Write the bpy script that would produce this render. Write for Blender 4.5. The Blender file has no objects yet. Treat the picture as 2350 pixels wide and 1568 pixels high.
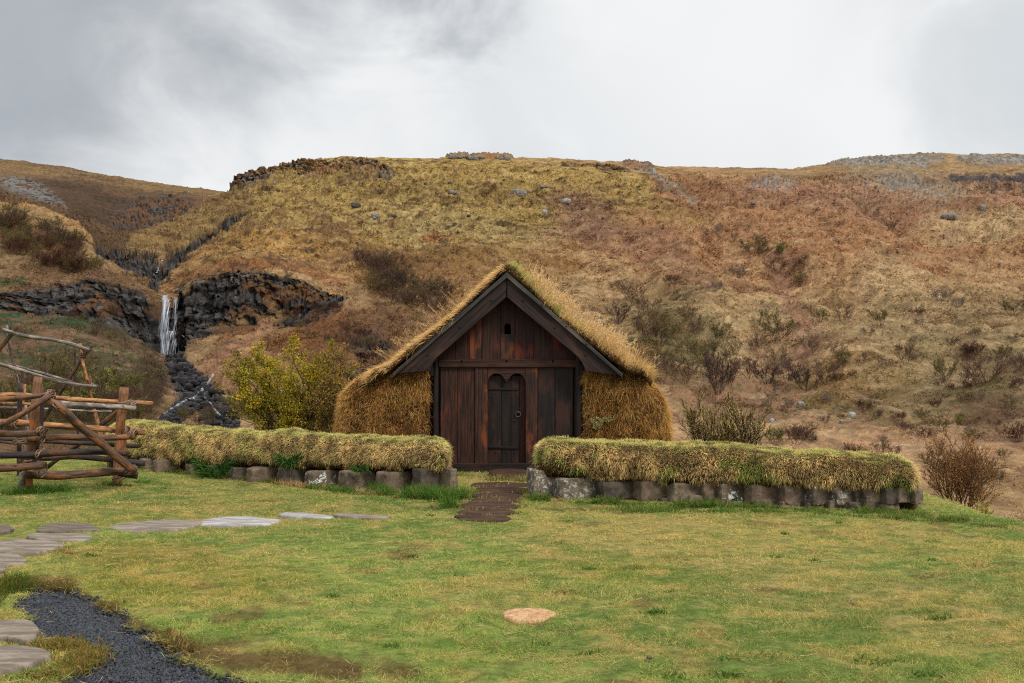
import bpy, bmesh, math, random
import numpy as np
from mathutils import Vector

# ------------------------------------------------------------------ camera, sky, sun
S = bpy.context.scene
COL = S.collection
F, CX, CY = 2284.7, 1175.0, 784.0          # focal length and centre of the photograph, on a 2350 px wide copy
TILT = math.atan(109.0 / F)
EYE = 1.6
ST, CT = math.sin(TILT), math.cos(TILT)
cam_d = bpy.data.cameras.new("camera")
cam = bpy.data.objects.new("camera", cam_d)
COL.objects.link(cam)
cam_d.sensor_width = 36.0
cam_d.lens = 35.0
cam_d.clip_start = 0.1
cam_d.clip_end = 4000
cam.location = (0, 0, EYE)
cam.rotation_euler = (math.pi / 2 + TILT, 0, 0)
S.camera = cam

SUN_EL, SUN_AZ = math.radians(42), math.radians(138)    # azimuth measured from +Y (ahead) towards +X (right)
world = bpy.data.worlds.new("World")
S.world = world
world.use_nodes = True
wn, wl = world.node_tree.nodes, world.node_tree.links
wn.clear()


def wnode(t, **kw):
    n = wn.new(t)
    for k, v in kw.items():
        if k.startswith('i_'):
            n.inputs[int(k[2:])].default_value = v
        else:
            setattr(n, k, v)
    return n


def wmath(op, a, b=None, c=None, clamp=False):
    n = wnode('ShaderNodeMath', operation=op, use_clamp=clamp)
    for i, s in enumerate((a, b, c)):
        if s is None:
            continue
        if isinstance(s, (int, float)):
            n.inputs[i].default_value = s
        else:
            wl.new(s, n.inputs[i])
    return n.outputs[0]


def wmix(fac, a, b):
    n = wnode('ShaderNodeMix', data_type='RGBA')
    wl.new(fac, n.inputs[0])
    for i, s in ((6, a), (7, b)):
        if isinstance(s, tuple):
            n.inputs[i].default_value = s
        else:
            wl.new(s, n.inputs[i])
    return n.outputs[2]


def wstep(x, a, b):
    n = wnode('ShaderNodeMapRange', interpolation_type='SMOOTHSTEP')
    wl.new(x, n.inputs[0])
    n.inputs[1].default_value = a
    n.inputs[2].default_value = b
    return n.outputs[0]


w_out = wnode('ShaderNodeOutputWorld')
w_tc = wnode('ShaderNodeTexCoord')
w_dir = w_tc.outputs['Generated']
w_sep = wnode('ShaderNodeSeparateXYZ')
wl.new(w_dir, w_sep.inputs[0])
w_nish = wnode('ShaderNodeTexSky')
w_nish.sky_type = 'NISHITA'
w_nish.sun_disc = False
w_nish.sun_elevation = SUN_EL
w_nish.sun_rotation = SUN_AZ
w_bg1 = wnode('ShaderNodeBackground')
wl.new(w_nish.outputs[0], w_bg1.inputs[0])
w_bg1.inputs[1].default_value = 0.05


def wnoise(scale, detail, rough, dist=0.0, zs=1.0):
    m = wnode('ShaderNodeMapping')
    m.inputs['Scale'].default_value = (1, 1, zs)
    wl.new(w_dir, m.inputs[0])
    n = wnode('ShaderNodeTexNoise')
    n.inputs['Scale'].default_value = scale
    n.inputs['Detail'].default_value = detail
    n.inputs['Roughness'].default_value = rough
    n.inputs['Distortion'].default_value = dist
    wl.new(m.outputs[0], n.inputs['Vector'])
    return n.outputs[0]


w_big = wnoise(2.4, 5, 0.5, 0.2, 1.3)
w_fine = wnoise(5.5, 7, 0.56, 0.5, 1.5)


def wblob(vec, a, b):
    v = Vector(vec).normalized()
    n = wnode('ShaderNodeVectorMath', operation='DOT_PRODUCT')
    nn = wnode('ShaderNodeVectorMath', operation='NORMALIZE')
    wl.new(w_dir, nn.inputs[0])
    wl.new(nn.outputs[0], n.inputs[0])
    n.inputs[1].default_value = v
    ang = wmath('ARCCOSINE', n.outputs['Value'])
    nz = wmath('ADD', wmath('MULTIPLY', wmath('SUBTRACT', w_big, 0.5), 0.22),
               wmath('MULTIPLY', wmath('SUBTRACT', w_fine, 0.5), 0.26))
    return wstep(wmath('ADD', ang, nz), b, a)          # 1 inside a, 0 beyond b


def wdir(u, v):
    a, b = (u - CX) / F, (CY - v) / F
    return (a, CT - b * ST, ST + b * CT)


dark1 = wmath('MAXIMUM', wblob(wdir(-20, 60), 0.05, 0.27), wblob(wdir(330, -60), 0.03, 0.22))
dark2 = wmath('MAXIMUM', wblob(wdir(640, -130), 0.01, 0.16), wblob(wdir(930, -70), 0.0, 0.11))
dark3 = wblob(wdir(2330, 100), 0.0, 0.16)
glow = wblob(wdir(1700, 80), 0.0, 0.26)
dk = wmath('MAXIMUM', dark1, dark2)
c_base = wmix(wstep(wmath('ADD', wmath('MULTIPLY', w_big, 0.5), wmath('MULTIPLY', w_fine, 0.5)), 0.38, 0.62), (0.75, 0.785, 0.81, 1), (0.925, 0.935, 0.94, 1))
c_g = wmix(wmath('MULTIPLY', glow, 0.75), c_base, (0.955, 0.96, 0.96, 1))
c_d3 = wmix(wmath('MULTIPLY', dark3, 0.45), c_g, (0.60, 0.64, 0.67, 1))
c_grey = wmix(wstep(w_fine, 0.25, 0.75), (0.38, 0.41, 0.45, 1), (0.47, 0.50, 0.535, 1))
c_cl = wmix(wmath('MULTIPLY', dk, 0.86), c_d3, c_grey)
# an overcast sky is brighter towards the zenith and darker below the horizon
zen = wmath('ADD', 1.0, wmath('MULTIPLY', wstep(w_sep.outputs[2], 0.40, 0.95), 1.3))
w_bg2 = wnode('ShaderNodeBackground')
wl.new(c_cl, w_bg2.inputs[0])
wl.new(zen, w_bg2.inputs[1])
w_mixs = wnode('ShaderNodeMixShader')
w_mixs.inputs[0].default_value = 0.96
wl.new(w_bg1.outputs[0], w_mixs.inputs[1])
wl.new(w_bg2.outputs[0], w_mixs.inputs[2])
wl.new(w_mixs.outputs[0], w_out.inputs[0])

sun_d = bpy.data.lights.new("sun", 'SUN')
sun_d.energy = 2.7
sun_d.angle = math.radians(12)
sun_d.color = (1.0, 0.95, 0.87)
sun = bpy.data.objects.new("sun", sun_d)
COL.objects.link(sun)
sun.location = (0, -5, 60)
_sd = Vector((math.sin(SUN_AZ) * math.cos(SUN_EL), math.cos(SUN_AZ) * math.cos(SUN_EL), math.sin(SUN_EL)))
sun.rotation_euler = (-_sd).to_track_quat('-Z', 'Y').to_euler()
S.view_settings.view_transform = 'Standard'
S.view_settings.look = 'None'
S.view_settings.exposure = 0.0
S.view_settings.gamma = 1.0
S.cycles.max_bounces = 6
S.cycles.use_denoising = False
S.cycles.filter_width = 1.15
S.cycles.adaptive_threshold = 0.004
S.cycles.sample_clamp_indirect = 4.0
S.cycles.transparent_max_bounces = 12

rng = np.random.default_rng(11)
random.seed(5)


# ------------------------------------------------------------------ helpers
def lin(c):
    c = np.asarray(c, float) / 255.0
    return np.where(c <= 0.04045, c / 12.92, ((c + 0.055) / 1.055) ** 2.4)


ALB = 0.78


def RGB(r, g, b, k=ALB):
    """a colour as it reads in the photograph, brought down to a surface's own albedo"""
    return lin((r, g, b)) * k


def at(u, v, Y):
    b = (CY - v) / F
    dy = CT - b * ST
    dz = ST + b * CT
    return np.array([Y * (u - CX) / F / dy, Y, EYE + Y * dz / dy])


def at_arr(u, v, Y):
    b = (CY - v) / F
    dy = CT - b * ST
    dz = ST + b * CT
    return np.stack([Y * (u - CX) / F / dy, Y, EYE + Y * dz / dy], -1)


def on_z(u, v, z=0.0):
    b = (CY - v) / F
    dy = CT - b * ST
    dz = ST + b * CT
    return at(u, v, (z - EYE) / (dz / dy))


def proj(P):
    x, y, z = P[..., 0], P[..., 1], P[..., 2] - EYE
    d = y * CT + z * ST
    return CX + F * x / d, CY - F * (-y * ST + z * CT) / d


def _h(ix, iy, iz, seed):
    h = (ix.astype(np.uint32) * np.uint32(374761393) + iy.astype(np.uint32) * np.uint32(668265263)
         + iz.astype(np.uint32) * np.uint32(2147483647 - 1640531) + np.uint32(seed * 974711 + 12345))
    h = (h ^ (h >> np.uint32(13))) * np.uint32(1274126177)
    h = (h ^ (h >> np.uint32(16))) * np.uint32(2246822519)
    h = h ^ (h >> np.uint32(15))
    return h.astype(np.float32) / np.float32(4294967295.0)


def vnoise(P, seed=0):
    P = np.asarray(P, np.float64)
    i = np.floor(P).astype(np.int64)
    f = (P - i).astype(np.float32)
    w = f * f * (3 - 2 * f)
    x0, y0, z0 = i[..., 0], i[..., 1], i[..., 2]
    r = 0
    for dx in (0, 1):
        wx = w[..., 0] if dx else 1 - w[..., 0]
        for dy in (0, 1):
            wy = w[..., 1] if dy else 1 - w[..., 1]
            for dz in (0, 1):
                wz = w[..., 2] if dz else 1 - w[..., 2]
                r = r + _h(x0 + dx, y0 + dy, z0 + dz, seed) * wx * wy * wz
    return r


def fbm(P, octv=4, seed=0, gain=0.5):
    s, a, t = 0, 1.0, 0
    P = np.asarray(P, np.float64)
    for k in range(octv):
        s = s + a * vnoise(P * (2.03 ** k) + 17.3 * k, seed + k)
        t += a
        a *= gain
    return s / t


def cells(P, seed):
    i = np.floor(P).astype(np.int64)
    return _h(i[..., 0], i[..., 1], i[..., 2], seed)


def sstep(x, a, b):
    t = np.clip((x - a) / (b - a), 0, 1)
    return t * t * (3 - 2 * t)


def mixc(c, col, w):
    return c * (1 - w[..., None]) + np.asarray(col) * w[..., None]


class Paint:
    """soft patches laid over a base colour, in the order they are given"""
    def __init__(self, u, v, n1, n2):
        self.u, self.v, self.n1, self.n2 = u, v, n1, n2

    def ell(self, cu, cv, ru, rv, rot=0, warp=0.6, soft=0.3):
        a = math.radians(rot)
        du, dv = self.u - cu, self.v - cv
        x = du * math.cos(a) + dv * math.sin(a)
        y = -du * math.sin(a) + dv * math.cos(a)
        d = np.sqrt((x / ru) ** 2 + (y / rv) ** 2) + (self.n1 - 0.5) * warp + (self.n2 - 0.5) * warp * 1.2
        return 1 - sstep(d, 1 - soft, 1 + soft)

    def seg(self, pts, r, warp=0.6, soft=0.3):
        best = np.full(self.u.shape, 1e9)
        rs = r if isinstance(r, (list, tuple)) else [r] * len(pts)
        for k in range(len(pts) - 1):
            (x0, y0), (x1, y1) = pts[k], pts[k + 1]
            dx, dy = x1 - x0, y1 - y0
            t = np.clip(((self.u - x0) * dx + (self.v - y0) * dy) / (dx * dx + dy * dy), 0, 1)
            rr = rs[k] + (rs[k + 1] - rs[k]) * t
            d = np.hypot(self.u - x0 - t * dx, self.v - y0 - t * dy) / rr
            best = np.minimum(best, d)
        d = best + (self.n1 - 0.5) * warp + (self.n2 - 0.5) * warp * 1.2
        return 1 - sstep(d, 1 - soft, 1 + soft)


ORG = {}


def tag(o, label=None, cat=None, group=None, kind=None):
    if label:
        o['label'] = label
    if cat:
        o['category'] = cat
    if group:
        o['group'] = group
    if kind:
        o['kind'] = kind
    return o


def thing(name, label, cat, loc, group=None):
    o = bpy.data.objects.new(name, None)
    o.empty_display_size = 0.2
    COL.objects.link(o)
    o.location = tuple(float(c) for c in loc)
    ORG[o.name] = np.array(loc, float)
    return tag(o, label, cat, group)


def mesh_of(name, V, Fc, mat=None, cols=None, gc=None, smooth=False):
    V = np.asarray(V, np.float32)
    me = bpy.data.meshes.new(name)
    if isinstance(Fc, np.ndarray):
        parts = [Fc]
    elif len(Fc) and isinstance(Fc[0], np.ndarray) and Fc[0].ndim == 2:
        parts = Fc
    else:
        parts = None
    if parts is None:
        me.from_pydata([tuple(map(float, p)) for p in V], [], [list(map(int, f)) for f in Fc])
    else:
        parts = [p for p in parts if len(p)]
        tot = np.concatenate([np.full(len(p), p.shape[1], np.int32) for p in parts])
        idx = np.concatenate([p.reshape(-1) for p in parts]).astype(np.int32)
        me.vertices.add(len(V))
        me.vertices.foreach_set('co', V.reshape(-1))
        me.loops.add(len(idx))
        me.loops.foreach_set('vertex_index', idx)
        me.polygons.add(len(tot))
        st = np.zeros(len(tot), np.int32)
        st[1:] = np.cumsum(tot)[:-1]
        me.polygons.foreach_set('loop_start', st)
        me.polygons.foreach_set('loop_total', tot)
    if cols is not None:
        a = me.attributes.new('Col', 'FLOAT_COLOR', 'POINT')
        c4 = np.ones((len(V), 4), np.float32)
        c4[:, :3] = cols
        a.data.foreach_set('color', c4.reshape(-1))
    if gc is not None:
        a = me.attributes.new('gc', 'FLOAT_VECTOR', 'POINT')
        a.data.foreach_set('vector', np.asarray(gc, np.float32).reshape(-1))
    if smooth:
        me.polygons.foreach_set('use_smooth', np.ones(len(me.polygons), bool))
    me.update(calc_edges=True)
    me.validate()
    if mat:
        me.materials.append(mat)
    return me


def obj(name, V, Fc, mat, parent=None, cols=None, gc=None, smooth=False, local=False):
    V = np.asarray(V, float)
    if parent is not None and not local:
        V = V - ORG[parent.name]
    me = mesh_of(name, V, Fc, mat, cols, gc, smooth)
    o = bpy.data.objects.new(name, me)
    COL.objects.link(o)
    if parent is not None:
        o.parent = parent
        ORG[o.name] = ORG.get(parent.name, np.zeros(3))
    else:
        ORG[o.name] = np.zeros(3)
    return o


def copy_tree(o, parent=None):
    c = o.copy()
    COL.objects.link(c)
    c.parent = parent
    for ch in list(o.children):
        copy_tree(ch, c)
    return c


def join(parts):
    """parts: list of (V, F list of arrays, gc/None, cols/None)"""
    Vs, Fs, Gs, Cs, off = [], [], [], [], 0
    for p in parts:
        V, Fl = p[0], p[1]
        Vs.append(V)
        for f in (Fl if isinstance(Fl, list) else [Fl]):
            Fs.append(f + off)
        if len(p) > 2 and p[2] is not None:
            Gs.append(p[2])
        if len(p) > 3 and p[3] is not None:
            Cs.append(p[3])
        off += len(V)
    return (np.concatenate(Vs), Fs, np.concatenate(Gs) if Gs else None, np.concatenate(Cs) if Cs else None)


def grid_faces(nr, nc, wrap=False):
    i = np.arange(nr - 1)[:, None]
    j = np.arange(nc if wrap else nc - 1)[None, :]
    a = i * nc + j
    b = i * nc + (j + 1) % nc
    return np.stack([a, b, b + nc, a + nc], -1).reshape(-1, 4)


def tube(pts, rad, k=10, seed=0, rough=0.06, cap=True, knots=0.0):
    """a bent, slightly uneven log through pts; rad per point; gc = (around, along, 0)"""
    pts = np.asarray(pts, float)
    n = len(pts)
    rad = np.broadcast_to(np.asarray(rad, float), (n,)).copy()
    tg = np.gradient(pts, axis=0)
    tg /= np.linalg.norm(tg, axis=1)[:, None]
    up = np.array([0, 0, 1.0]) if abs(tg[0][2]) < 0.8 else np.array([1.0, 0, 0])
    V = np.zeros((n, k, 3))
    G = np.zeros((n, k, 3))
    L = 0
    ph = np.arange(k) * 2 * math.pi / k
    a = np.cross(tg[0], up)
    for i in range(n):
        a = a - a.dot(tg[i]) * tg[i]        # carried along, so it never flips
        a /= np.linalg.norm(a)
        b = np.cross(tg[i], a)
        ring = np.cos(ph)[:, None] * a + np.sin(ph)[:, None] * b
        if i:
            L += np.linalg.norm(pts[i] - pts[i - 1])
        q = np.stack([np.cos(ph) * 1.3 + seed, np.sin(ph) * 1.3, np.full(k, L * 5.0)], -1)
        rr = rad[i] * (1 + rough * 2 * (vnoise(q, seed) - 0.5) + knots * (vnoise(q * 2.7 + 9, seed + 3) > 0.8))
        V[i] = pts[i] + ring * rr[:, None]
        G[i, :, 0] = np.cos(ph) * rad[i]
        G[i, :, 2] = np.sin(ph) * rad[i]
        G[i, :, 1] = L + seed * 3.1
    V = V.reshape(-1, 3)
    G = G.reshape(-1, 3)
    Fs = [grid_faces(n, k, True)]
    if cap:
        V = np.concatenate([V, pts[:1], pts[-1:]])
        G = np.concatenate([G, G[:1], G[-1:]])
        c0, c1 = n * k, n * k + 1
        j = np.arange(k)
        Fs.append(np.concatenate([np.stack([np.full(k, c0), (j + 1) % k, j], -1),
                                  np.stack([np.full(k, c1), (n - 1) * k + j, (n - 1) * k + (j + 1) % k], -1)]))
    return V, Fs, G


def sticks(p0, p1, r0, r1, k=3):
    """many straight tapered sticks at once"""
    n = len(p0)
    d = p1 - p0
    L = np.linalg.norm(d, axis=1)[:, None] + 1e-9
    d = d / L
    up = np.where(np.abs(d[:, 2:3]) < 0.9, np.array([[0, 0, 1.0]]), np.array([[1.0, 0, 0]]))
    a = np.cross(d, up)
    a /= np.linalg.norm(a, axis=1)[:, None]
    b = np.cross(d, a)
    V = np.zeros((n, 2, k, 3))
    for j in range(k):
        ph = 2 * math.pi * j / k
        o = math.cos(ph) * a + math.sin(ph) * b
        V[:, 0, j] = p0 + o * r0[:, None]
        V[:, 1, j] = p1 + o * r1[:, None]
    base = (np.arange(n) * 2 * k)[:, None]
    j = np.arange(k)[None, :]
    jn = (j + 1) % k
    Fc = np.stack([base + j, base + jn, base + k + jn, base + k + j], -1).reshape(-1, 4)
    return V.reshape(-1, 3), Fc


def blades(P, D, L, W, cols, droop=0.3, curl=None, tipc=1.15, basec=0.75, cam_side=None, seed=0):
    """grass: P roots, D unit directions, L lengths, W widths, cols (n,3); a quad and a tip each"""
    n = len(P)
    r = np.random.default_rng(seed)
    side = np.cross(D, r.normal(size=(n, 3)))
    side /= np.linalg.norm(side, axis=1)[:, None] + 1e-9
    bend = r.normal(size=(n, 3)) * 0.25
    if curl is not None:
        bend = bend + curl
    bend[:, 2] -= droop
    M = P + D * (L * 0.5)[:, None] + bend * (L * 0.12)[:, None]
    T = P + D * (L * 0.92)[:, None] + bend * (L * 0.55)[:, None]
    w = (W * 0.5)[:, None] * side
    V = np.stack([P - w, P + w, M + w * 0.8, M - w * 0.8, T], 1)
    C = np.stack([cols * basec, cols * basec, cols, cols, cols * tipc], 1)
    b = (np.arange(n) * 5)[:, None]
    quads = b + np.array([[0, 1, 2, 3]])
    tris = b + np.array([[3, 2, 4]])
    return V.reshape(-1, 3), [quads, tris], C.reshape(-1, 3)


# ------------------------------------------------------------------ materials
class M:
    """a small node-material builder"""
    def __init__(self, name, rough=0.85, spec=0.3):
        self.m = bpy.data.materials.new(name)
        self.m.use_nodes = True
        self.n, self.l = self.m.node_tree.nodes, self.m.node_tree.links
        self.b = self.n['Principled BSDF']
        self.b.inputs['Roughness'].default_value = rough
        self.b.inputs['Specular IOR Level'].default_value = spec

    def attr(self, name, out='Color'):
        n = self.n.new('ShaderNodeAttribute')
        n.attribute_name = name
        return n.outputs[out]

    def coord(self, which='Object'):
        return self.n.new('ShaderNodeTexCoord').outputs[which]

    def mapping(self, vec, scale):
        n = self.n.new('ShaderNodeMapping')
        n.inputs['Scale'].default_value = scale
        self.l.new(vec, n.inputs[0])
        return n.outputs[0]

    def noise(self, vec, scale, detail=5, rough=0.6, dist=0.0):
        n = self.n.new('ShaderNodeTexNoise')
        n.inputs['Scale'].default_value = scale
        n.inputs['Detail'].default_value = detail
        n.inputs['Roughness'].default_value = rough
        n.inputs['Distortion'].default_value = dist
        self.l.new(vec, n.inputs['Vector'])
        return n.outputs[0]

    def vor(self, vec, scale, feature='F1', out='Distance'):
        n = self.n.new('ShaderNodeTexVoronoi')
        n.feature = feature
        n.inputs['Scale'].default_value = scale
        self.l.new(vec, n.inputs['Vector'])
        return n.outputs[out]

    def step(self, x, a, b, lo=0.0, hi=1.0):
        n = self.n.new('ShaderNodeMapRange')
        n.interpolation_type = 'SMOOTHSTEP'
        self.l.new(x, n.inputs[0])
        for i, v in ((1, a), (2, b), (3, lo), (4, hi)):
            n.inputs[i].default_value = v
        return n.outputs[0]

    def mix(self, fac, a, b, mode='MIX'):
        n = self.n.new('ShaderNodeMix')
        n.data_type = 'RGBA'
        n.blend_type = mode
        for i, s in ((0, fac), (6, a), (7, b)):
            if hasattr(s, 'links') or isinstance(s, bpy.types.NodeSocket):
                self.l.new(s, n.inputs[i])
            elif i == 0:
                n.inputs[0].default_value = s
            else:
                n.inputs[i].default_value = (float(s[0]), float(s[1]), float(s[2]), 1)
        return n.outputs[2]

    def math(self, op, a, b=None):
        n = self.n.new('ShaderNodeMath')
        n.operation = op
        for i, s in enumerate((a, b)):
            if s is None:
                continue
            if isinstance(s, (int, float)):
                n.inputs[i].default_value = s
            else:
                self.l.new(s, n.inputs[i])
        return n.outputs[0]

    def col(self, s):
        if isinstance(s, bpy.types.NodeSocket):
            self.l.new(s, self.b.inputs['Base Color'])
        else:
            self.b.inputs['Base Color'].default_value = (float(s[0]), float(s[1]), float(s[2]), 1)
        return self

    def bump(self, h, strength=0.5, dist=0.02):
        n = self.n.new('ShaderNodeBump')
        n.inputs['Strength'].default_value = strength
        n.inputs['Distance'].default_value = dist
        self.l.new(h, n.inputs['Height'])
        self.l.new(n.outputs[0], self.b.inputs['Normal'])
        return self

    def translucent(self, colsock, fac):
        t = self.n.new('ShaderNodeBsdfTranslucent')
        if isinstance(colsock, bpy.types.NodeSocket):
            self.l.new(colsock, t.inputs[0])
        mx = self.n.new('ShaderNodeMixShader')
        mx.inputs[0].default_value = fac
        out = self.n['Material Output']
        self.l.new(self.b.outputs[0], mx.inputs[1])
        self.l.new(t.outputs[0], mx.inputs[2])
        self.l.new(mx.outputs[0], out.inputs[0])
        return self


def mat_blade():
    m = M('grass_blade', 0.75, 0.15)
    c = m.attr('Col')
    m.col(c)
    m.translucent(c, 0.38)
    return m.m


def mat_leaf():
    m = M('leaf', 0.65, 0.25)
    c = m.attr('Col')
    m.col(c)
    m.translucent(c, 0.35)
    return m.m


def mat_soil(name='turf_soil'):
    m = M(name, 0.95, 0.1)
    o = m.coord('Object')
    n = m.noise(o, 9, 6, 0.7)
    c = m.mix(m.step(n, 0.35, 0.65), RGB(38, 24, 15), RGB(92, 62, 36))
    m.col(c)
    m.bump(m.noise(o, 35, 5, 0.7), 0.8, 0.03)
    return m.m


def mat_terrain():
    m = M('hillside_cover', 0.95, 0.08)
    c = m.attr('Col')
    o = m.coord('Object')
    n1 = m.noise(o, 2.2, 7, 0.72)
    n2 = m.noise(o, 9.0, 4, 0.7)
    k = m.step(n1, 0.30, 0.72, 0.72, 1.28)
    k2 = m.step(n2, 0.3, 0.7, 0.82, 1.18)
    kk = m.math('MULTIPLY', k, k2)
    cc = m.n.new('ShaderNodeCombineColor')
    for i in range(3):
        m.l.new(kk, cc.inputs[i])
    m.col(m.mix(1.0, c, cc.outputs[0], 'MULTIPLY'))
    m.bump(m.math('ADD', n1, m.math('MULTIPLY', n2, 0.35)), 0.8, 0.5)
    return m.m


def mat_lawn():
    m = M('lawn_cover', 0.95, 0.08)
    c = m.attr('Col')
    o = m.coord('Object')
    n1 = m.noise(o, 14, 6, 0.75)
    k = m.step(n1, 0.3, 0.7, 0.6, 1.35)
    cc = m.n.new('ShaderNodeCombineColor')
    for i in range(3):
        m.l.new(k, cc.inputs[i])
    m.col(m.mix(1.0, c, cc.outputs[0], 'MULTIPLY'))
    m.bump(n1, 0.8, 0.03)
    return m.m


def mat_planks(name, dark, mid, red, orange_amt=0.5, rough=0.55, along=1.0):
    """tarred pine: black tar, brown wood, worn red-orange patches; gc.y runs along the grain"""
    m = M(name, rough, 0.2)
    g = m.attr('gc', 'Vector')
    gr = m.mapping(g, (34, 1.3 * along, 34))
    grain = m.noise(gr, 1.0, 7, 0.65, 0.4)
    fine = m.noise(m.mapping(g, (150, 4.0, 150)), 1.0, 4, 0.6)
    big = m.noise(m.mapping(g, (3.0, 1.1, 3.0)), 1.0, 5, 0.6, 0.4)
    big2 = m.noise(m.mapping(g, (5.5, 1.6, 5.5)), 1.3, 5, 0.65)
    c = m.mix(m.step(grain, 0.32, 0.68), dark, mid)
    c = m.mix(m.math('MULTIPLY', m.step(big, 0.50, 0.66), orange_amt), c, red)
    c = m.mix(m.step(big2, 0.52, 0.70, 0.0, 0.75), c, dark)
    c = m.mix(m.step(fine, 0.62, 0.75, 0.0, 0.45), c, (0.004, 0.004, 0.005))
    spk = m.noise(m.coord('Object'), 60, 3, 0.6)
    c = m.mix(m.step(spk, 0.70, 0.76, 0.0, 0.35), c, RGB(120, 96, 84))
    m.col(c)
    m.bump(m.math('ADD', grain, m.math('MULTIPLY', fine, 0.5)), 0.55, 0.006)
    return m.m


def mat_log(name, c1, c2, c3, w=0.5):
    m = M(name, 0.6, 0.3)
    g = m.attr('gc', 'Vector')
    s1 = m.noise(m.mapping(g, (28, 2.2, 28)), 1.0, 6, 0.65, 0.5)
    s2 = m.noise(m.mapping(g, (9, 3.5, 9)), 1.0, 5, 0.6, 0.5)
    c = m.mix(m.step(s1, 0.38, 0.62), c1, c2)
    c = m.mix(m.step(s2, 0.5 - 0.05 * w, 0.62), c, c3)
    m.col(c)
    s3 = m.noise(m.mapping(g, (14, 7, 14)), 1.0, 4, 0.6)
    c = m.mix(m.step(s3, 0.62, 0.70, 0.0, 0.85), c, RGB(34, 26, 24))
    s4 = m.noise(m.mapping(g, (70, 3, 70)), 1.0, 3, 0.6)
    c = m.mix(m.step(s4, 0.60, 0.70, 0.0, 0.6), c, RGB(30, 24, 22))
    m.col(c)
    m.bump(m.math('ADD', s1, m.math('ADD', s2, s3)), 0.8, 0.015)
    return m.m


def mat_stone(name, c1, c2, lichen=0.5, white=None, scale=1.0):
    m = M(name, 0.9, 0.2)
    o = m.coord('Object')
    n = m.noise(o, 6 * scale, 8, 0.7)
    f = m.noise(o, 40 * scale, 5, 0.7)
    v = m.noise(o, 17 * scale, 5, 0.75, 0.6)
    c = m.mix(m.step(n, 0.35, 0.65), c1, c2)
    c = m.mix(m.step(f, 0.3, 0.7, 0.0, 0.35), c, RGB(30, 28, 27))
    wcol = RGB(168, 168, 160) if white is None else white
    c = m.mix(m.step(v, 0.67 - 0.18 * lichen, 0.71 - 0.16 * lichen), c, wcol)
    v2 = m.noise(o, 9 * scale, 5, 0.7)
    c = m.mix(m.step(v2, 0.56, 0.66, 0.0, 0.55), c, RGB(92, 86, 48))
    m.col(c)
    m.bump(m.math('ADD', n, m.math('MULTIPLY', f, 0.6)), 0.8, 0.02)
    return m.m


MB_BLADE, MB_LEAF, MB_SOIL = mat_blade(), mat_leaf(), mat_soil()
M_TERR, M_LAWN = mat_terrain(), mat_lawn()
M_PLANK = mat_planks('tarred_plank', RGB(22, 15, 13), RGB(80, 46, 33), RGB(116, 58, 36), 0.7)
M_PLANK_RED = mat_planks('worn_red_plank', RGB(26, 15, 14), RGB(74, 36, 27), RGB(112, 46, 27), 0.85)
M_PLANK_BLACK = mat_planks('black_tarred_wood', RGB(16, 14, 14), RGB(46, 33, 29), RGB(76, 44, 32), 0.5)
M_JAMB = mat_planks('worn_orange_plank', RGB(30, 22, 20), RGB(78, 47, 34), RGB(132, 68, 36), 0.85)
M_BARGE = mat_planks('bargeboard_wood', RGB(20, 17, 17), RGB(60, 42, 36), RGB(88, 58, 44), 0.6)
M_ROOFEDGE = mat_planks('weathered_grey_board', RGB(34, 33, 34), RGB(82, 76, 72), RGB(112, 102, 92), 0.5)

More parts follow.
